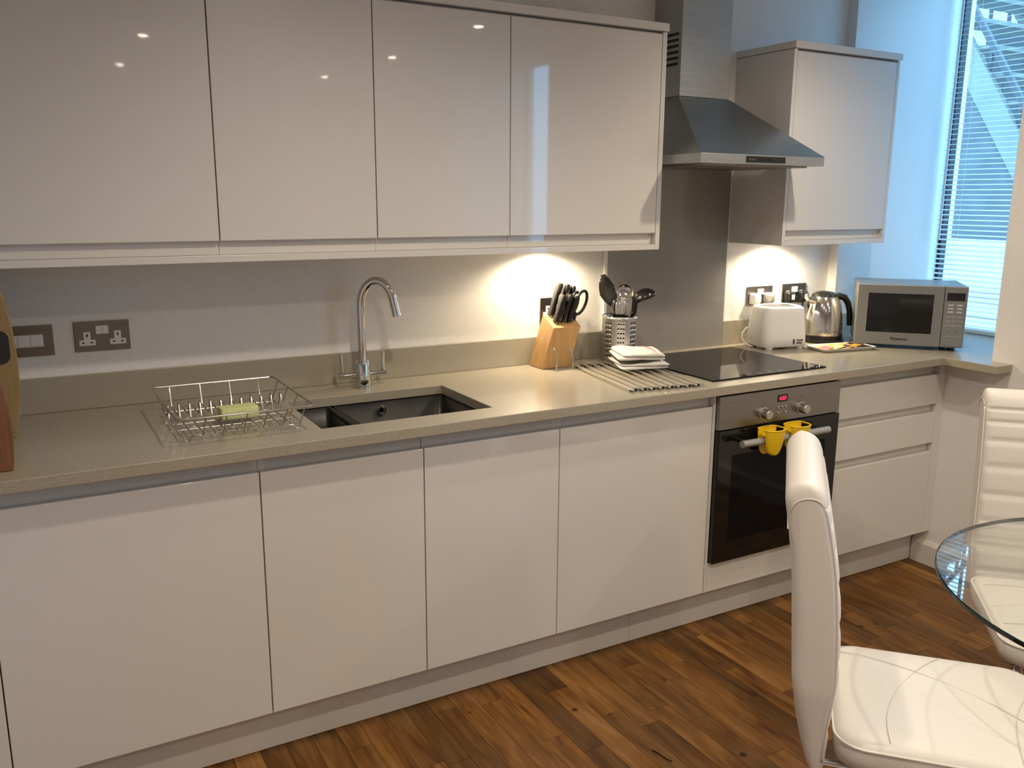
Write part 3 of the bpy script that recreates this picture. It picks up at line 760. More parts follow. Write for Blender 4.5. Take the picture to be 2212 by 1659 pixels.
# ------------------------------------------------------------------ knife block
KB = Vector((-0.325, -0.075, ZW))
t = thing('knife_block', 'light wooden slanted knife block under the left lamp', 'knife block', KB)
lean = Vector((0.045, -0.012, 0.0))
def kb(x, y, z):   # sheared block coordinates
    return (x + lean.x * z / 0.17, y + lean.y * z / 0.17, z)
bx = 0.058; by = 0.048
zf, zk = 0.150, 0.190
V = [kb(-bx, -by, 0.0005), kb(bx, -by, 0.0005), kb(bx, by, 0.0005), kb(-bx, by, 0.0005), kb(-bx, -by, zf), kb(bx, -by, zf), kb(bx, by, zk), kb(-bx, by, zk)]
blk = MB().add(V, [(0, 3, 2, 1), (4, 5, 6, 7), (0, 1, 5, 4), (1, 2, 6, 5), (2, 3, 7, 6), (3, 0, 4, 7)]).build('block', M['oakedge'], t, bevel=0.003)
# knives as things with handle and bolster
kdir = Vector((0.27, -0.07, 1.0)).normalized()
kl = ['large black-handled knife at the back left of the knife block', 'black-handled knife in the middle of the back row', 'black-handled knife at the back right of the knife block', 'front left black-handled steak knife in the knife block', 'front centre black-handled steak knife in the knife block', 'front right black-handled steak knife in the knife block']
spots = [(-0.036, 0.028, 0.125), (-0.004, 0.028, 0.120), (0.024, 0.028, 0.112), (-0.036, -0.018, 0.105), (-0.008, -0.018, 0.105), (0.016, -0.018, 0.100)]
def ztop(y): return zf + (zk - zf) * (y + by) / (2 * by)
for (x, y, ln), l in zip(spots, kl):
    base = Vector(kb(x, y, ztop(y))) + KB
    kt = thing('kitchen_knife', l, 'knife', base, group='knives in the block')
    u = kdir; side = Vector((0, 1, 0)) - u * u.y; side.normalize(); nrm = u.cross(side)
    L_ = []
    for q, ww, th in ((0.002, 0.010, 0.007), (0.06 * ln, 0.012, 0.0085), (0.35 * ln, 0.0095, 0.008), (0.7 * ln, 0.012, 0.0085), (0.93 * ln, 0.0145, 0.0085), (ln, 0.011, 0.007)):
        L_.append([u * q + side * p[0] + nrm * p[1] for p in rrect(ww * 2.7, th * 2.1, min(ww, th) * 0.8, 3)])
    hd = MB().loft(L_).build('handle', M['black'], kt, smooth=True)
    for q in (0.3, 0.55, 0.8):
        MB().lathe([(0.0, 0.0), (0.0022, 0.0), (0.0022, 0.0006), (0.0, 0.0006)], 8).xf(Matrix.Translation(u * (q * ln) - nrm * 0.0088) @ (-nrm).to_track_quat('Z', 'Y').to_matrix().to_4x4()).build('rivet', M['chrome'], hd)
    MB().box(-0.009, 0.009, -0.0011, 0.0011, -0.05, 0.003).xf(Matrix((( *side[:1], nrm.x, u.x, 0), (side.y, nrm.y, u.y, 0), (side.z, nrm.z, u.z, 0), (0, 0, 0, 1)))).build('blade', M['chrome'], kt)
# scissors with loop handles
base = Vector(kb(0.043, -0.006, ztop(-0.006))) + KB
kt = thing('kitchen_scissors', 'black-handled scissors with a loop grip in the knife block', 'scissors', base)
for s, nm in ((1, 'loop_handle'), (-1, 'loop_handle')):
    lp = []
    for k in range(20):
        a = 2 * math.pi * k / 20
        if s == 1: lp.append((0.030 + 0.024 * math.cos(a) + 0.014 * math.sin(a), -0.005, 0.062 + 0.042 * math.sin(a)))
        else: lp.append((0.008 + 0.016 * math.cos(a) + 0.012 * math.sin(a), 0.006, 0.060 + 0.040 * math.sin(a)))
    MB().tube(lp, 0.0055, 10, closed=True).build(nm, M['black'], kt, smooth='all')
MB().tube([(0.0, 0, 0.001), (0.008, 0, 0.024)], [0.010, 0.011], 12).build('pivot_shank', M['black'], kt, smooth=True)
MB().box(-0.009, 0.009, -0.0015, 0.0015, -0.06, 0.006).build('blade', M['chrome'], kt)

# small bent chrome wire stand in front of the block
t = thing('wire_stand', 'small bent chrome wire stand in front of the knife block', 'stand', (-0.315, -0.155, ZW))
zz = 0.0026
MB().tube([(-0.040, 0.006, 0.082), (-0.036, -0.004, 0.060), (-0.034, -0.010, 0.045), (-0.034, -0.010, 0.02), (-0.034, -0.010, zz + 0.003), (-0.031, -0.011, zz), (0.031, -0.011, zz), (0.034, -0.010, zz + 0.003), (0.034, -0.010, 0.02), (0.034, -0.010, 0.045), (0.031, -0.004, 0.060), (0.024, 0.006, 0.082)], 0.0024, 10).build('wire', M['chrome'], t, smooth=True)
MB().tube([(-0.033, -0.011, zz), (-0.036, 0.008, zz), (0.036, 0.008, zz), (0.033, -0.011, zz)], 0.0024, 10).build('foot_wire', M['chrome'], t, smooth=True)

# ------------------------------------------------------------------ utensil canister
UX, UY = -0.030, -0.100; UR = 0.066; UH = 0.172
t = thing('utensil_canister', 'perforated steel utensil canister beside the hob', 'canister', (UX, UY, ZW))
def perforated():
    # wall built as a grid of cells; cells with a hole get an octagonal opening
    mb = MB(); cols = 40; rows = 10; z0, z1 = 0.001, UH
    da = 2 * math.pi / cols; dz = (z1 - z0) / rows
    for c in range(cols):
        for r in range(rows):
            a0 = c * da; za = z0 + r * dz
            hole = (c % 5) in (0, 1, 2) and 1 <= r <= 8
            def P(u, v): 
                a = a0 + u * da; return (UR * math.cos(a), UR * math.sin(a), za + v * dz)
            if not hole:
                mb.add([P(0, 0), P(0.5, 0), P(1, 0), P(1, 0.5), P(1, 1), P(0.5, 1), P(0, 1), P(0, 0.5)], [(0, 1, 2, 3, 4, 5, 6, 7)])
            else:
                oc = [P(0.5 + 0.0039 / (da * UR) * math.cos(math.radians(22.5 + 45 * k)), 0.5 + 0.0039 / dz * math.sin(math.radians(22.5 + 45 * k))) for k in range(8)]
                co = [P(1, 1), P(0, 1), P(0, 0), P(1, 0)]
                mid = [P(1, 0.5), P(0.5, 1), P(0, 0.5), P(0.5, 0)]
                # octagon k: 0 (22.5) 1 (67.5) 2 ... ; mids: right, top, left, bottom
                vs_ = oc + co + mid
                fs_ = [(0, 12, 8) , (0, 8, 1), (1, 8, 13), (1, 13, 2), (2, 13, 9), (2, 9, 3), (3, 9, 14), (3, 14, 4), (4, 14, 10), (4, 10, 5), (5, 10, 15), (5, 15, 6), (6, 15, 11), (6, 11, 7), (7, 11, 12), (7, 12, 0)]
                mb.add(vs_, fs_)
    return mb
o = perforated().build('perforated_wall', M['steel'], t)
o.data.polygons.foreach_set('use_smooth', [True] * len(o.data.polygons))
bm = bmesh.new(); bm.from_mesh(o.data); bmesh.ops.remove_doubles(bm, verts=bm.verts, dist=0.0002); bmesh.ops.recalc_face_normals(bm, faces=bm.faces); bm.to_mesh(o.data); bm.free()
so = o.modifiers.new('thick', 'SOLIDIFY'); so.thickness = 0.001
rm = [(UR * math.cos(2 * math.pi * k / 40), UR * math.sin(2 * math.pi * k / 40), UH) for k in range(40)]
MB().tube(rm, 0.0016, 8, closed=True).build('rim', M['chrome'], t, smooth='all')
MB().lathe([(0.0, 0.0005), (UR, 0.0005), (UR, 0.002), (0.0, 0.002)], 40).build('base', M['steel'], t)
MB().lathe([(0.0, 0.003), (UR - 0.004, 0.003), (UR - 0.004, UH - 0.02), (UR - 0.005, UH - 0.02), (UR - 0.005, 0.004), (0.0, 0.004)], 40).build('dark_liner', M['dark'], t, smooth=True)

def utensil(name, label, foot, top, r, m, head=None, headm=None):
    """foot and top are points relative to the canister base; head is a callback adding the head mesh"""
    t = thing(name, label, 'utensil', (UX + foot[0], UY + foot[1], ZW + foot[2]), group='utensils in the canister')
    f = Vector(foot); T = Vector(top) - f
    MB().tube([Vector((0, 0, 0)), T * 0.5, T], r, 10).build('handle', m, t, smooth=True)
    if head:
        o = head(T).build('head', headm or m, t, smooth='all')
        return t, o
    return t, None
def ladle_head(c, rad, dirn, depth=0.9):
    """open bowl"""
    def fn(T):
        mb = MB(); L_ = []
        for k in range(7):
            a = math.radians(90 * k / 6)
            L_.append([(rad * math.cos(a) * math.cos(b), rad * math.cos(a) * math.sin(b), -rad * depth * math.sin(a)) for b in [2 * math.pi * j / 20 for j in range(20)]])
        L_[-1] = [(0.0005 * math.cos(2 * math.pi * j / 20), 0.0005 * math.sin(2 * math.pi * j / 20), -rad * depth) for j in range(20)]
        mb.loft(L_, cap0=False, cap1=True)
        q = Vector(dirn).normalized().to_track_quat('Z', 'Y').to_matrix().to_4x4()
        mb.xf(Matrix.Translation(T + Vector(c)) @ q)
        return mb
    return fn
def blade_head(prof, u, v, n, th=0.0025, bend=0.0):
    """flat blade: prof = list of (distance along u, half width)"""
    def fn(T):
        L_ = []; U_, V_, N_ = Vector(u).normalized(), Vector(v).normalized(), Vector(n).normalized()
        for d, hw in prof:
            c = T + U_ * d + N_ * (bend * d * d)
            L_.append([c + V_ * p[0] + N_ * p[1] for p in rrect(2 * hw, 2 * th, th * 0.9, 2)])
        return MB().loft(L_)
    return fn
camdir = Vector((0.87, -0.49, 0))
toC = Vector((-0.6, -0.8, 0.0)).normalized()
# black slotted turner / fork leaning left
u = Vector((-0.55, -0.10, 0.8)).normalized()
utensil('serving_fork', 'black nylon fork-tipped spoon leaning left in the canister', (0.010, 0.01, 0.02), (-0.035, -0.005, 0.215), 0.005, M['black'],
        blade_head([(-0.02, 0.006), (0.0, 0.014), (0.03, 0.026), (0.06, 0.030), (0.09, 0.022), (0.118, 0.010)], u, u.cross(toC), toC, 0.003), M['black'])
utensil('slotted_spoon', 'second black nylon spoon behind the fork, leaning left', (0.015, 0.02, 0.02), (-0.025, 0.015, 0.225), 0.005, M['black'],
        blade_head([(-0.02, 0.006), (0.0, 0.012), (0.03, 0.024), (0.06, 0.026), (0.09, 0.018), (0.112, 0.008)], Vector((-0.42, 0.0, 0.85)), Vector((-0.42, 0, 0.85)).cross(toC), toC, 0.003), M['black'])
# black ladle leaning right
tt, o = utensil('ladle', 'black nylon ladle with its bowl turned right over the hob side', (-0.02, 0.0, 0.02), (0.062, -0.012, 0.228), 0.0055, M['black'], ladle_head((0.036, -0.012, 0.004), 0.046, (0.30, -0.22, -0.92), 0.85), M['black'])
so = o.modifiers.new('thick', 'SOLIDIFY'); so.thickness = 0.002
# clear/steel ladle behind
tt, o = utensil('steel_spoon', 'steel serving spoon with a round bowl behind the ladle', (-0.005, 0.02, 0.02), (0.030, 0.02, 0.225), 0.004, M['kettle'], ladle_head((0.004, 0.0, 0.028), 0.034, (-0.5, -0.9, 0.25), 0.35), M['kettle'])
so = o.modifiers.new('thick', 'SOLIDIFY'); so.thickness = 0.0015
# steel whisk front left
t2 = thing('whisk', 'steel balloon whisk standing at the front left of the canister', 'utensil', (UX - 0.022, UY - 0.022, ZW + 0.02), group='utensils in the canister')
MB().tube([(0, 0, 0), (0, 0, 0.10)], 0.006, 10).build('handle', M['chrome'], t2, smooth=True)
for k in range(6):
    a = math.pi * k / 6; c_, s_ = math.cos(a), math.sin(a); pts = []
    for j in range(17):
        q = math.pi * (j / 16)
        rr = 0.030 * math.sin(q) ** 0.7 if 0 < j < 16 else 0
        hz = 0.10 + 0.060 * (1 - math.cos(q))
        pts.append((0.004 * (1 - j / 16), 0, hz))
    pts = []
    for j in range(13):
        b = -0.15 + (math.pi + 0.3) * j / 12
        pts.append((0.028 * math.cos(b) * c_, 0.028 * math.cos(b) * s_, 0.185 + 0.035 * math.sin(b)))
    pts = [(0.004 * c_, 0.004 * s_, 0.10)] + pts + [(-0.004 * c_, -0.004 * s_, 0.10)]
    MB().tube(pts, 0.0011, 6).build('wire_loop', M['chrome'], t2, smooth='all')
# steel turner / tongs with bright flat blade
utensil('steel_turner', 'flat steel turner blade facing forward in the canister', (0.0, -0.02, 0.02), (-0.008, -0.03, 0.16), 0.004, M['chrome'],
        blade_head([(0.0, 0.022), (0.02, 0.030), (0.075, 0.032), (0.085, 0.028)], (0, 0, 1), (0.8, -0.6, 0), (-0.6, -0.8, 0), 0.0012), M['kettle'])
utensil('black_turner', 'black nylon turner with a wide blade at the right of the canister', (0.02, -0.01, 0.02), (0.034, -0.012, 0.165), 0.005, M['black'],
        blade_head([(0.0, 0.014), (0.015, 0.026), (0.068, 0.030), (0.076, 0.026)], (0.05, 0, 1), (0.8, -0.6, 0), (-0.6, -0.8, 0), 0.0018), M['black'])

# ------------------------------------------------------------------ trivet of steel rods, towels
A = Vector((-0.337, -0.588)); Bk = Vector((-0.262, -0.118))
ax = (Bk - A).normalized(); ang = math.atan2(-ax.x, ax.y)
t = thing('roll_up_trivet', 'steel rod roll-up trivet lying on the worktop beside the hob', 'trivet', (A.x, A.y, ZW), ang)
LN = (Bk - A).length
for k in range(9):
    x = 0.006 + k * 0.0328
    MB().box(x - 0.0036, x + 0.0036, 0.0, LN, 0.0080, 0.0135).build('rod', M['rodsteel'], t, bevel=0.001)
for y in (0.03, LN - 0.03):
    for k in range(8):
        x = 0.006 + k * 0.0328
        MB().box(x + 0.004, x + 0.0288, y - 0.005, y + 0.005, 0.0006, 0.0082).build('rubber_link', M['black'], t)

def folded_towel(name, label, loc, rz, w_, d_, h_, wob, stripe=True):
    t = thing(name, label, 'towel', loc, rz, group='folded white tea towels')
    mb = MB(); n = 18; m_ = 14
    def hh(u, v):
        return h_ * (0.78 + 0.26 * math.sin(u * 4.2 + wob) * math.cos(v * 2.6 + wob * 0.5)) + 0.0035 * math.sin(u * 9 + v * 3 + wob)
    # layered folded slab: outline bulges at each layer
    lay = 2
    L_ = []
    for li in range(lay):
        for (f, ins) in ((0.02, 0.009), (0.16, 0.003), (0.5, 0.0), (0.84, 0.003), (0.98, 0.009)):
            zz_ = (li + f) / lay
            jig = 0.010 * math.sin(li * 2.6 + wob)
            row = []
            for p in rrect(w_ - 2 * ins + jig, d_ - 2 * ins - jig, 0.018, 5):
                uu, vv_ = p[0] / w_, p[1] / d_
                row.append((p[0] + 0.006 * math.sin(vv_ * 6 + li * 2 + wob), p[1] + 0.006 * math.sin(uu * 5 + li * 2.7 + wob), zz_ * hh(uu, vv_)))
            L_.append(row)
    top = L_[-1]
    for s_ in (0.7, 0.35):
        L_.append([(p[0] * s_, p[1] * s_, hh(p[0] * s_ / w_, p[1] * s_ / d_)) for p in top])
    mb.loft(L_)
    o = mb.build('cloth', M['towel'], t, smooth='all', sub=2)
    tx = bpy.data.textures.new('cloth_waves', 'CLOUDS'); tx.noise_scale = 0.07
    dp = o.modifiers.new('waves', 'DISPLACE'); dp.texture = tx; dp.strength = 0.014; dp.mid_level = 0.5; dp.texture_coords = 'LOCAL'
    if stripe:
        st = []
        for k in range(15):
            v = -0.5 + k / 14
            x = 0.22 * w_; st.append((x, v * (d_ - 0.006), hh(x / w_, v) + 0.0035))
        MB().tube(st, 0.0014, 6).build('stripe', M['redline'], t, smooth='all')
    return t
TZ = ZW + 0.0147
folded_towel('tea_towel', 'lower folded white tea towel on the steel trivet', (-0.072, -0.278, TZ + 0.003), -0.35, 0.175, 0.200, 0.024, 0.3, stripe=False)
folded_towel('tea_towel', 'upper folded white tea towel with a thin red stripe', (-0.074, -0.272, TZ + 0.0330), -0.42, 0.165, 0.190, 0.030, 1.3)

# ------------------------------------------------------------------ toaster
t = thing('toaster', 'white two-slice toaster right of the hob', 'toaster', (0.740, -0.150, ZW), math.radians(-12))
L_ = []
for (z, ww, dd, r) in ((0.010, 0.202, 0.148, 0.030), (0.014, 0.210, 0.158, 0.036), (0.05, 0.208, 0.158, 0.036), (0.11, 0.201, 0.152, 0.036), (0.150, 0.192, 0.146, 0.036), (0.164, 0.186, 0.140, 0.034), (0.172, 0.174, 0.128, 0.030), (0.175, 0.160, 0.112, 0.026), (0.171, 0.150, 0.100, 0.022)):
    L_.append([(p[0], p[1], z) for p in rrect(ww, dd, r, 6)])
MB().loft(L_).build('shell', M['white'], t, smooth=True, angle=60)
tp = MB().loft([[(p[0], p[1], z) for p in rrect(0.146, 0.096, 0.02, 5)] for z in (0.165, 0.1722)]).build('top_plate', M['plate'], t)
for y in (-0.022, 0.022):
    MB().box(-0.064, 0.064, y - 0.013, y + 0.013, 0.1718, 0.1730).build('bread_slot', M['dark'], tp)
    MB().box(-0.064, 0.064, y - 0.001, y + 0.001, 0.1728, 0.1738).build('slot_guard', M['chrome'], tp)
for (x, y) in ((-0.072, -0.06), (0.072, -0.06), (-0.072, 0.06), (0.072, 0.06)):
    MB().lathe([(0.0, 0.0005), (0.014, 0.0005), (0.018, 0.011), (0.0, 0.011)], 14, c=(x, y, 0)).build('foot', M['white'], t, smooth=True)
text_mesh('lettering', 'Russell', 0.0105, M['printblack'], t, (0.060, -0.0800, 0.038), FRONT, bold=True)
text_mesh('lettering', 'Hobbs', 0.0105, M['printblack'], t, (0.057, -0.0800, 0.027), FRONT, bold=True)
MB().box(0.028, 0.035, -0.0803, -0.0797, 0.022, 0.043).build('logo_mark', M['printblack'], t)
MB().tube([(-0.088, 0.050, 0.080), (-0.115, 0.046, 0.078), (-0.138, 0.036, 0.060), (-0.146, 0.028, 0.042), (-0.138, 0.020, 0.022), (-0.118, 0.012, 0.008), (-0.098, 0.010, 0.0045)], 0.0033, 8).build('power_cord', M['white'], t, smooth='all')

# ------------------------------------------------------------------ kettle
t = thing('electric_kettle', 'polished steel electric kettle with black handle', 'kettle', (1.030, -0.135, ZW), math.radians(-8))
MB().lathe([(0.0, 0.0008), (0.090, 0.0008), (0.092, 0.006), (0.088, 0.018), (0.0, 0.018)], 40).build('power_base', M['black'], t, smooth=True)
bd = MB().lathe([(0.0, 0.0205), (0.083, 0.0205), (0.084, 0.030), (0.083, 0.06), (0.079, 0.11), (0.071, 0.155), (0.060, 0.186), (0.054, 0.196), (0.0, 0.196)], 48).build('body', M['kettle'], t, smooth=True)
MB().lathe([(0.0835, 0.019), (0.086, 0.020), (0.086, 0.032), (0.0835, 0.033), (0.0835, 0.019)], 48).build('base_collar', M['black'], t, smooth=True)
MB().lathe([(0.0, 0.1965), (0.053, 0.1965), (0.050, 0.206), (0.036, 0.214), (0.018, 0.218), (0.0, 0.2185)], 36).build('lid', M['black'], t, smooth=True)
sp = []
for (x, wz, hz) in ((-0.048, 0.026, 0.036), (-0.070, 0.020, 0.026), (-0.092, 0.011, 0.014)):
    sp.append([(x, wz * math.cos(a), 0.176 + (-x - 0.048) * 0.25 + hz * math.sin(a) * 0.6) for a in [2 * math.pi * k / 16 for k in range(16)]])
MB().loft(sp).build('spout', M['kettle'], t, smooth=True)
hp = [(0.050, 0, 0.188), (0.078, 0, 0.194), (0.108, 0, 0.186), (0.130, 0, 0.162), (0.142, 0, 0.128), (0.146, 0, 0.090), (0.147, 0, 0.062)]
MB().tube(hp, [0.014, 0.015, 0.0145, 0.0135, 0.0125, 0.012, 0.0105], 14).build('handle', M['black'], t, smooth=True)
MB().tube([(0.070, 0, 0.17), (0.0765, 0, 0.12), (0.083, 0, 0.06), (0.086, 0, 0.034)], [0.012, 0.011, 0.0105, 0.010], 12).build('water_gauge', M['black'], t, smooth=True)
text_mesh('lettering', 'Russell Hobbs', 0.008, M['printgrey'], t, (0.012, -0.0855, 0.052), FRONT)
MB().tube([(0.088, 0.03, 0.006), (0.12, 0.055, 0.005), (0.145, 0.064, 0.005), (0.175, 0.068, 0.005)], 0.0034, 8).build('power_cord', M['black'], t, smooth='all')

# ------------------------------------------------------------------ tray of tea sachets
TA = math.radians(-9.5)
t = thing('serving_tray', 'small oblong white tray holding tea sachets', 'tray', (0.935, -0.318, ZW), TA)
L_ = []
for (z, ww, dd, r) in ((0.0006, 0.238, 0.108, 0.012), (0.004, 0.245, 0.114, 0.014), (0.014, 0.268, 0.134, 0.018), (0.0145, 0.262, 0.128, 0.016), (0.006, 0.240, 0.108, 0.012)):
    L_.append([(p[0], p[1], z) for p in rrect(ww, dd, r, 5)])
MB().loft(L_).build('dish', M['ceramic'], t, smooth=True)
def sachet(label, lx, ly, c1, c2, c3, tilt, rz, ly_off=0.0):
    ca, sa = math.cos(TA), math.sin(TA)
    t = thing('tea_sachet', label, 'sachet', (0.935 + lx * ca - ly * sa, -0.318 + lx * sa + ly * ca, ZW + 0.0115), TA + rz, group='tea and sugar sachets on the tray')
    mm = [mat('sachet_print', c, 0.35) for c in (c1, c2, c3)]
    Rm = Matrix.Rotation(tilt, 4, 'Y')
    MB().box(-0.030, 0.030, -0.036, 0.036, -0.0015, 0.0015).xf(Rm).build('packet', mm[0], t, bevel=0.001)
    MB().box(-0.024, 0.018, -0.030, 0.004, 0.0016, 0.0019).xf(Rm).build('printed_panel', mm[1], t)
    MB().box(-0.018, 0.024, 0.010, 0.030, 0.0016, 0.0019).xf(Rm).build('printed_band', mm[2], t)
sachet('pink and peach tea sachet at the left end of the tray', -0.088, 0.0, (0.80, 0.40, 0.16), (0.75, 0.18, 0.30), (0.85, 0.55, 0.25), -0.14, 0.1)
sachet('yellow-green tea sachet second from the left on the tray', -0.035, 0.004, (0.72, 0.72, 0.22), (0.75, 0.75, 0.55), (0.45, 0.62, 0.10), -0.16, 0.05)
sachet('orange tea sachet with a dark picture in the middle of the tray', 0.018, 0.004, (0.85, 0.38, 0.05), (0.05, 0.06, 0.08), (0.80, 0.45, 0.2), -0.18, 0.08)
sachet('dark brown and gold sachet right of the orange one', 0.066, 0.006, (0.10, 0.05, 0.02), (0.60, 0.32, 0.06), (0.03, 0.03, 0.03), -0.2, 0.2)
sachet('black sachet with a white stripe at the right end of the tray', 0.102, -0.002, (0.015, 0.015, 0.015), (0.02, 0.02, 0.02), (0.75, 0.75, 0.72), 0.05, -0.15)

# ------------------------------------------------------------------ microwave
ma = math.atan2(-0.738, 0.675)
MWW = 0.412; MWH = 0.248; MWD = 0.305
ctr = Vector((1.036, -0.300)) + Vector((0.675, -0.738)) * (MWW / 2) + Vector((0.738, 0.675)) * (MWD / 2)
t = thing('microwave_oven', 'silver microwave oven standing in the window corner', 'microwave', (ctr.x, ctr.y, ZW), ma)
hw, hd = MWW / 2, MWD / 2; z0, z1 = 0.016, 0.016 + MWH
MB().box(-hw, hw, -hd + 0.022, hd, z0, z1).build('body', M['mwpaint'], t, bevel=0.004)
xs_ = hw - 0.085
dr = MB().box(-hw, xs_ - 0.001, -hd, -hd + 0.021, z0, z1).build('door', M['mwpaint'], t, bevel=0.003)
MB().box(-hw + 0.042, xs_ - 0.038, -hd - 0.0008, -hd + 0.001, z0 + 0.052, z1 - 0.036).build('door_window', M['blackglass'], dr)
text_mesh('lettering', 'Panasonic', 0.0165, M['printblack'], dr, ((-hw + xs_) / 2 + 0.008, -hd - 0.0006, z0 + 0.026), FRONT, bold=True)
cp = MB().box(xs_ + 0.0005, hw, -hd, -hd + 0.021, z0, z1).build('control_panel', M['mwpaint'], t, bevel=0.003)
cx = (xs_ + hw) / 2
MB().box(cx - 0.033, cx + 0.033, -hd - 0.0008, -hd + 0.001, z1 - 0.058, z1 - 0.026).build('display', M['screen'], cp)
for r in range(3):
    for c in range(2): MB().box(cx - 0.026 + c * 0.032, cx - 0.006 + c * 0.032, -hd - 0.0006, -hd + 0.001, z1 - 0.078 - r * 0.014, z1 - 0.072 - r * 0.014).build('print_mark', M['printsilver'], cp)
for r in range(3):
    for c in range(3): MB().box(cx - 0.031 + c * 0.022, cx - 0.013 + c * 0.022, -hd - 0.0012, -hd + 0.001, z1 - 0.128 - r * 0.017, z1 - 0.119 - r * 0.017).build('key', M['cream'], cp)
for c in (-0.018, 0.014): MB().box(cx + c - 0.003, cx + c + 0.005, -hd - 0.0008, -hd + 0.001, z0 + 0.062, z0 + 0.069).build('print_mark', M['printgrey'], cp)
MB().box(cx - 0.036, cx + 0.036, -hd - 0.002, -hd + 0.001, z0 + 0.006, z0 + 0.046).build('open_button', M['mwpaint'], cp, bevel=0.001)
for (x, y) in ((-0.17, -0.11), (0.17, -0.11), (-0.17, 0.11), (0.17, 0.11)):
    MB().lathe([(0.0, 0.0006), (0.014, 0.0006), (0.014, 0.0155), (0.0, 0.0155)], 14, c=(x, y, 0)).build('foot', M['black'], t)

# ------------------------------------------------------------------ windows with frames, panes, blinds
def window(n, y0, y1, zs):
    fr = MB(); f = 0.042
    z0_, z1_ = zs, CR_ - 0.001
    yc = (y0 + y1) / 2
    fs = 0.016
    fr.box(XWIN, XWIN + 0.04, y0, y0 + fs, z0_, z1_); fr.box(XWIN, XWIN + 0.04, y1 - fs, y1, z0_, z1_)
    fr.box(XWIN, XWIN + 0.04, y0 + fs, y1 - fs, z0_, z0_ + f); fr.box(XWIN, XWIN + 0.04, y0 + fs, y1 - fs, z1_ - f, z1_)
    o = fr.build('window_%d' % n, M['frame']); struct(o)
    MB().box(XWIN + 0.018, XWIN + 0.022, y0 + fs, y1 - fs, z0_ + f, z1_ - f).build('pane', M['pane'], o)
window(1, W1[0], W1[1], ZU + 0.0)
window(2, W2[0], W2[1], ZU + 0.031)
struct(MB().box(XR - 0.03, 1.883, W2[0], W2[1], ZU + 0.0305, ZU + 0.05).build('trim_1', M['carc']))

def blind(label, y0, y1, zb_, xb):
    t = thing('venetian_blind', label, 'blind', (xb, (y0 + y1) / 2, zb_), group='white venetian blinds')
    hl = (y1 - y0) / 2
    MB().box(-0.018, 0.018, -hl, hl, CR_ - 0.035 - zb_, CR_ - 0.002 - zb_).build('head_rail', M['slat'], t)
    MB().box(-0.013, 0.013, -hl, hl, 0.001, 0.016).build('bottom_rail', M['slat'], t, bevel=0.002)
    tilt = math.radians(12.0); pitch = 0.0228
    # slightly crowned slat
    L_ = []
    for yy in (-hl, hl):
        row = []
        for k in range(5): 
            q = -1 + 2 * k / 4; row.append((0.0125 * q, 0.0011 * (1 - q * q)))
        for k in range(4, -1, -1):
            q = -1 + 2 * k / 4; row.append((0.0125 * q, 0.0011 * (1 - q * q) - 0.0005))
        c_, s_ = math.cos(tilt), math.sin(tilt)
        L_.append([(c_ * a - s_ * b, yy, s_ * a + c_ * b) for a, b in row])
    proto = MB().loft(L_)
    n = int((CR_ - 0.04 - zb_ - 0.03) / pitch); me = None
    for k in range(n):
        if me is None:
            o = proto.build('slat', M['slat'], t); me = o.data
        else:
            o = bpy.data.objects.new('slat', me); COL.objects.link(o); o.parent = t
        z = 0.03 + k * pitch
        o.location = (0, 0, z)
        if k < 9: o.rotation_euler = (random.uniform(-0.006, 0.006), random.uniform(-0.35, 0.1), 0)
    for yy in (hl - 0.10, 0.0, -hl + 0.10):
        for xx in (-0.0135, 0.0135):
            MB().tube([(xx, yy, 0.01), (xx, yy, CR_ - 0.03 - zb_)], 0.0008, 5).build('ladder_cord', M['slat'], t)
    MB().tube([(-0.022, hl - 0.030, 1.318 - zb_), (-0.022, hl - 0.030, CR_ - 0.04 - zb_)], 0.0055, 8).build('tilt_wand', M['slat'], t, smooth=True)
blind('white venetian blind in the window behind the microwave', W1[0] + 0.01, -0.068, ZW + 0.004, 1.84)
blind('white venetian blind in the second window, outside the frame', W2[0] + 0.01, W2[1] - 0.018, ZU + 0.054, 1.84)

# ------------------------------------------------------------------ outside: stair, low wall, paving
tag(MB().box(2.0, 30, -14, 22, -0.35, -0.25).build('paved_yard', M['ground']), 'pale paved yard outside the window', 'paving')
tag(MB().box(7.6, 7.8, -12, 20, -0.2495, 1.08).build('garden_wall', M['render']), 'low white rendered wall outside the window', 'wall')
# stair: descends towards -y; stringer, treads, balusters, handrail
SXS = 4.2
t = thing('outdoor_stair', 'grey outdoor staircase with railing seen through the blind', 'staircase', (SXS, 1.5, -0.25))
slope = (2.888 - 2.158) / (1.523 - 1.055)
def sz(y, z0): return z0 + (y - 1.5) * slope
ya, yb = 2.2, 0.0
MB().prism([(ya, sz(ya, 2.38)), (yb, sz(yb, 2.38)), (yb, sz(yb, 2.70)), (ya, sz(ya, 2.70))], 'x', SXS, SXS + 0.05).build('stringer', M['stairpaint'], t, world=True)
MB().prism([(ya, sz(ya, 2.38)), (yb, sz(yb, 2.38)), (yb, sz(yb, 2.70)), (ya, sz(ya, 2.70))], 'x', SXS + 1.15, SXS + 1.2).build('stringer', M['stairpaint'], t, world=True)
k = 0
yy = ya
while yy > yb:
    MB().box(SXS + 0.05, SXS + 1.15, yy - 0.22, yy, sz(yy, 2.52) - 0.03, sz(yy, 2.52)).build('tread', M['stairpaint'], t, world=True)
    yy -= 0.13
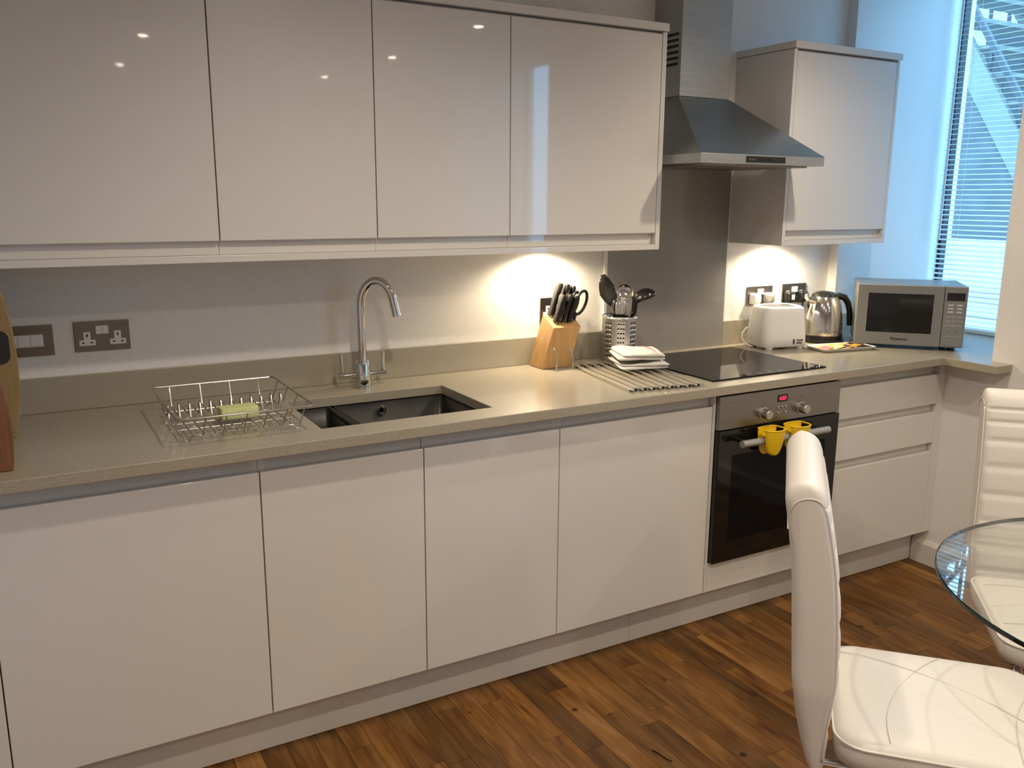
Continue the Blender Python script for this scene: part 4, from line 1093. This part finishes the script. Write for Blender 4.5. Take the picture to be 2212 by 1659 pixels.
for xx in (SXS + 0.02, SXS + 1.17):
    MB().prism([(ya, sz(ya, 2.84)), (yb, sz(yb, 2.84)), (yb, sz(yb, 2.91)), (ya, sz(ya, 2.91))], 'x', xx, xx + 0.04).build('handrail', M['steelpaint'], t, world=True)
    for q in range(8):
        y = ya - 0.1 - q * 0.26
        MB().box(xx + 0.01, xx + 0.03, y - 0.012, y + 0.012, sz(y, 2.66), sz(y, 2.86)).build('baluster', M['steelpaint'], t, world=True)
MB().prism([(ya, 1.22), (0.76, 1.22), (ya, sz(ya, 2.379))], 'x', SXS + 0.02, SXS + 0.04).build('side_infill_panel', M['darkwall'], t, world=True)
# landing rail with tall bars behind the stair
t = thing('landing_railing', 'dark railing with vertical bars beyond the staircase', 'railing', (5.6, 1.0, 1.7))
for q in range(16):
    y = 2.6 - q * 0.17
    MB().box(5.6, 5.62, y - 0.013, y + 0.013, 1.75, 3.9).build('bar', M['steelpaint'], t, world=True)
MB().box(5.58, 5.64, -0.1, 2.7, 1.70, 1.75).build('bottom_rail', M['steelpaint'], t, world=True)
# building beyond, dark under-stair wall
t = thing('neighbour_building', 'pale building with tall windows beyond the yard', 'building', (12.2, 4.0, -0.25))
MB().box(12.0, 12.4, -10, 20, -0.25, 5.2).build('wall', M['concrete'], t, world=True)
for q in range(12):
    y = -6 + q * 1.9
    f_ = MB().box(11.97, 12.0, y, y + 1.1, 2.2, 4.2).build('window', M['render'], t, world=True)
    MB().box(11.955, 11.97, y + 0.08, y + 1.02, 2.28, 4.12).build('pane', M['screen'], f_, world=True)

# ------------------------------------------------------------------ glass table
TCX, TCY, TR = -0.075, -2.045, 0.463
t = thing('glass_table', 'round clear glass dining table at the right edge', 'table', (TCX, TCY, 0))
MB().lathe([(0.0, 0.740), (TR - 0.003, 0.740), (TR - 0.003, 0.750), (0.0, 0.750)], 96).build('glass_top', M['tableglass'], t, smooth=True)
MB().lathe([(TR - 0.0028, 0.7402), (TR, 0.7415), (TR, 0.7485), (TR - 0.0028, 0.7498)], 96).build('glass_edge', M['glassedge'], t, smooth=True)
MB().lathe([(0.0, 0.0005), (0.20, 0.0005), (0.20, 0.008), (0.05, 0.016), (0.035, 0.03), (0.035, 0.70), (0.09, 0.725), (0.09, 0.7395), (0.0, 0.7395)], 40).build('pedestal', M['chrome'], t, smooth=True)

# ------------------------------------------------------------------ dining chairs
def chair(label, loc, rz):
    """faces +y locally; origin on the floor below the middle of the seat's rear edge"""
    t = thing('dining_chair', label, 'chair', loc, rz, group='white leatherette dining chairs')
    # seat
    sw, sd_ = 0.415, 0.430; zt = 0.475; th = 0.072
    cy = sd_ / 2
    L_ = []
    for (z, ins, r) in ((zt - th, 0.020, 0.05), (zt - th + 0.010, 0.004, 0.055), (zt - th + 0.03, 0.0, 0.06), (zt - 0.018, 0.0, 0.06), (zt - 0.006, 0.006, 0.06), (zt - 0.001, 0.018, 0.055), (zt + 0.004, 0.06, 0.05), (zt + 0.007, 0.12, 0.03), (zt + 0.008, 0.18, 0.012)):
        L_.append([(p[0], p[1], z) for p in rrect(sw - 2 * ins, sd_ - 2 * ins, r, 7, 0, cy)])
    seat = MB().loft(L_).build('seat', M['leather'], t, smooth='all')
    MB().tube([(p[0], p[1], zt - 0.014) for p in rrect(sw + 0.002, sd_ + 0.002, 0.061, 8, 0, cy)], 0.0028, 8, closed=True).build('piping', M['leather'], seat, smooth='all')
    def zs_(x, y):
        e = min(sw / 2 - abs(x), y, sd_ - y)
        return zt + 0.0078 - 0.010 * max(0.0, (0.10 - e) / 0.10) ** 2
    for (xa, ya_, xb, yb_, xm, ym) in ((-0.15, 0.02, 0.10, 0.41, -0.10, 0.26), (0.19, 0.10, -0.19, 0.24, 0.02, 0.08), (0.19, 0.33, -0.10, 0.41, 0.02, 0.33)):
        pts = []
        for k in range(15):
            q = k / 14
            x = (1 - q) ** 2 * xa + 2 * q * (1 - q) * xm + q * q * xb; y = (1 - q) ** 2 * ya_ + 2 * q * (1 - q) * ym + q * q * yb_
            pts.append((x, y, zs_(x, y) - 0.0002))
        MB().tube(pts, 0.0008, 6).build('stitched_seam', M['seam'], seat, smooth='all')
    # back: S-curved profile (y, z) with rolled top
    prof = [(-0.030, 0.385), (-0.036, 0.43), (-0.043, 0.50), (-0.046, 0.58), (-0.049, 0.66), (-0.055, 0.74), (-0.064, 0.82), (-0.074, 0.88), (-0.082, 0.92), (-0.088, 0.945)]
    def hth(q): return 0.013 + 0.031 * min(1, q / 0.34) - 0.006 * max(0.0, (q - 0.6) / 0.4)
    def cen(s):
        n = len(prof) - 1; f_ = min(max(s * n, 0), n - 1e-6); i = int(f_); u_ = f_ - i
        a, b = prof[i], prof[i + 1]
        p0 = prof[max(i - 1, 0)]; p3 = prof[min(i + 2, n)]
        def cr(q0, q1, q2, q3): return 0.5 * (2 * q1 + (q2 - q0) * u_ + (2 * q0 - 5 * q1 + 4 * q2 - q3) * u_ * u_ + (3 * q1 - q0 - 3 * q2 + q3) * u_ ** 3)
        return Vector((0, cr(p0[0], a[0], b[0], p3[0]), cr(p0[1], a[1], b[1], p3[1])))
    N_ = 96; loops = []; hwid = 0.205
    seams = [0.18 + 0.105 * k for k in range(8)]
    for i in range(N_ + 1):
        s = i / N_
        c = cen(s); tg = (cen(min(s + 0.01, 1)) - cen(max(s - 0.01, 0))).normalized()
        nf = Vector((0, tg.z, -tg.y))          # towards the sitter
        th_ = hth(s)                            # half thickness
        wq = hwid * (0.90 + 0.10 * min(1, s / 0.3))
        g = min(abs(s - q) for q in seams)
        bulge = 0.0
        if seams[0] - 0.05 < s < seams[-1] + 0.06: bulge = -0.007 * math.exp(-(g / 0.012) ** 2)
        row = []
        for p in rrect(2 * wq, 2 * th_, min(0.024, th_ * 0.8), 5):
            nn = p[1]
            if nn > 0 and abs(p[0]) < wq - 0.012: nn += bulge
            row.append(c + Vector((p[0], 0, 0)) + nf * nn)
        # add subdivided front so the grooves read across the width
        loops.append(row)
    top = loops[-1]; cc = sum((Vector(p) for p in top), Vector()) / len(top)
    nf_top = (cen(1.0) - cen(0.98)).normalized()
    for k in range(1, 8):      # rolled top: half-round cap
        a = math.radians(min(12.5 * k, 85))
        f_, up = math.cos(a), 0.040 * math.sin(a)
        loops.append([Vector((p[0] * (1 - 0.06 * (1 - f_)), cc.y + (p[1] - cc.y) * f_, cc.z + (p[2] - cc.z) * f_)) + nf_top * up for p in top])
    back = MB().loft(loops).build('backrest', M['leather'], t, smooth='all')
    for q in seams:   # recessed stitched lines across the front
        c = cen(q); tg = (cen(q + 0.01) - cen(q - 0.01)).normalized(); nf = Vector((0, tg.z, -tg.y))
        MB().tube([c + nf * (hth(q) - 0.0068) + Vector((x, 0, 0)) for x in (-hwid + 0.016, 0, hwid - 0.016)], 0.0008, 6).build('stitched_seam', M['seam'], back)
    for sx in (-1, 1):  # piping along both front edges
        pts = []
        for i in range(31):
            s = 0.06 + 0.87 * i / 30
            c = cen(s); tg = (cen(s + 0.01) - cen(s - 0.01)).normalized(); nf = Vector((0, tg.z, -tg.y))
            th_ = hth(s); wq = hwid * (0.90 + 0.10 * min(1, s / 0.3))
            pts.append(c + nf * (th_ - 0.007) + Vector((sx * (wq - 0.0002), 0, 0)))
        MB().tube(pts, 0.0022, 6).build('piping', M['leather'], back, smooth='all')
        # top cap seam on the side
        pts = []
        for i in range(13):
            a = math.pi * i / 12
            c = cen(0.935); tg = (cen(0.945) - cen(0.925)).normalized(); nf = Vector((0, tg.z, -tg.y))
            pts.append(c + nf * (0.030 * math.cos(a)) + tg * (0.022 * math.sin(a)) + Vector((sx * (hwid + 0.0004), 0, 0)))
        MB().tube(pts, 0.0013, 6).build('stitched_seam', M['seam'], back, smooth='all')
    pts = []
    for i in range(13):
        x = -hwid + 2 * hwid * i / 12
        s = 0.86 + 0.03 * math.cos(math.pi * x / hwid)
        c = cen(s); tg = (cen(s + 0.01) - cen(s - 0.01)).normalized(); nf = Vector((0, tg.z, -tg.y))
        pts.append(c - nf * (hth(s) + 0.0003) + Vector((x, 0, 0)))
    MB().tube(pts, 0.0013, 6).build('stitched_seam', M['seam'], back, smooth='all')
    # chrome frame: rails below the seat and four legs
    for sx in (-1, 1):
        x = sx * 0.165
        MB().tube([(x, -0.015, zt - th - 0.012), (x, 0.20, zt - th - 0.012), (x, 0.39, zt - th - 0.012)], 0.010, 12).build('seat_rail', M['chrome'], t, smooth=True)
        MB().tube([(x, 0.375, zt - th - 0.012), (x, 0.398, zt - th - 0.022), (x, 0.405, zt - th - 0.05), (x, 0.405, 0.2), (x, 0.405, 0.05), (x, 0.395, 0.022), (x, 0.37, 0.0125), (x, 0.2, 0.0125), (x, 0.0, 0.0125)], 0.0115, 14).build('leg', M['chrome'], t, smooth='all')
    MB().tube([(-0.165, 0.0, 0.0125), (0.165, 0.0, 0.0125)], 0.0115, 14).build('floor_bar', M['chrome'], t, smooth=True)
    return t
d1 = Vector((0.683, -0.73)); 
chair('white leatherette dining chair in the foreground, seen from behind', (-0.541, -1.592, 0), math.atan2(-d1.x, d1.y))
d2 = Vector((-0.72, -0.695))
chair('white leatherette dining chair behind the glass table, facing the camera', (0.425, -1.515, 0), math.atan2(-d2.x, d2.y))

# little black twist of thread lying on the floor
tag(MB().tube([(-0.583, -1.055, 0.0022), (-0.577, -1.071, 0.0022), (-0.574, -1.086, 0.0022), (-0.573, -1.098, 0.0022), (-0.571, -1.109, 0.0022), (-0.566, -1.121, 0.0022)], 0.0016, 6).build('black_thread', M['black'], smooth='all'),
    'short black curl of thread lying on the wooden floor', 'thread')
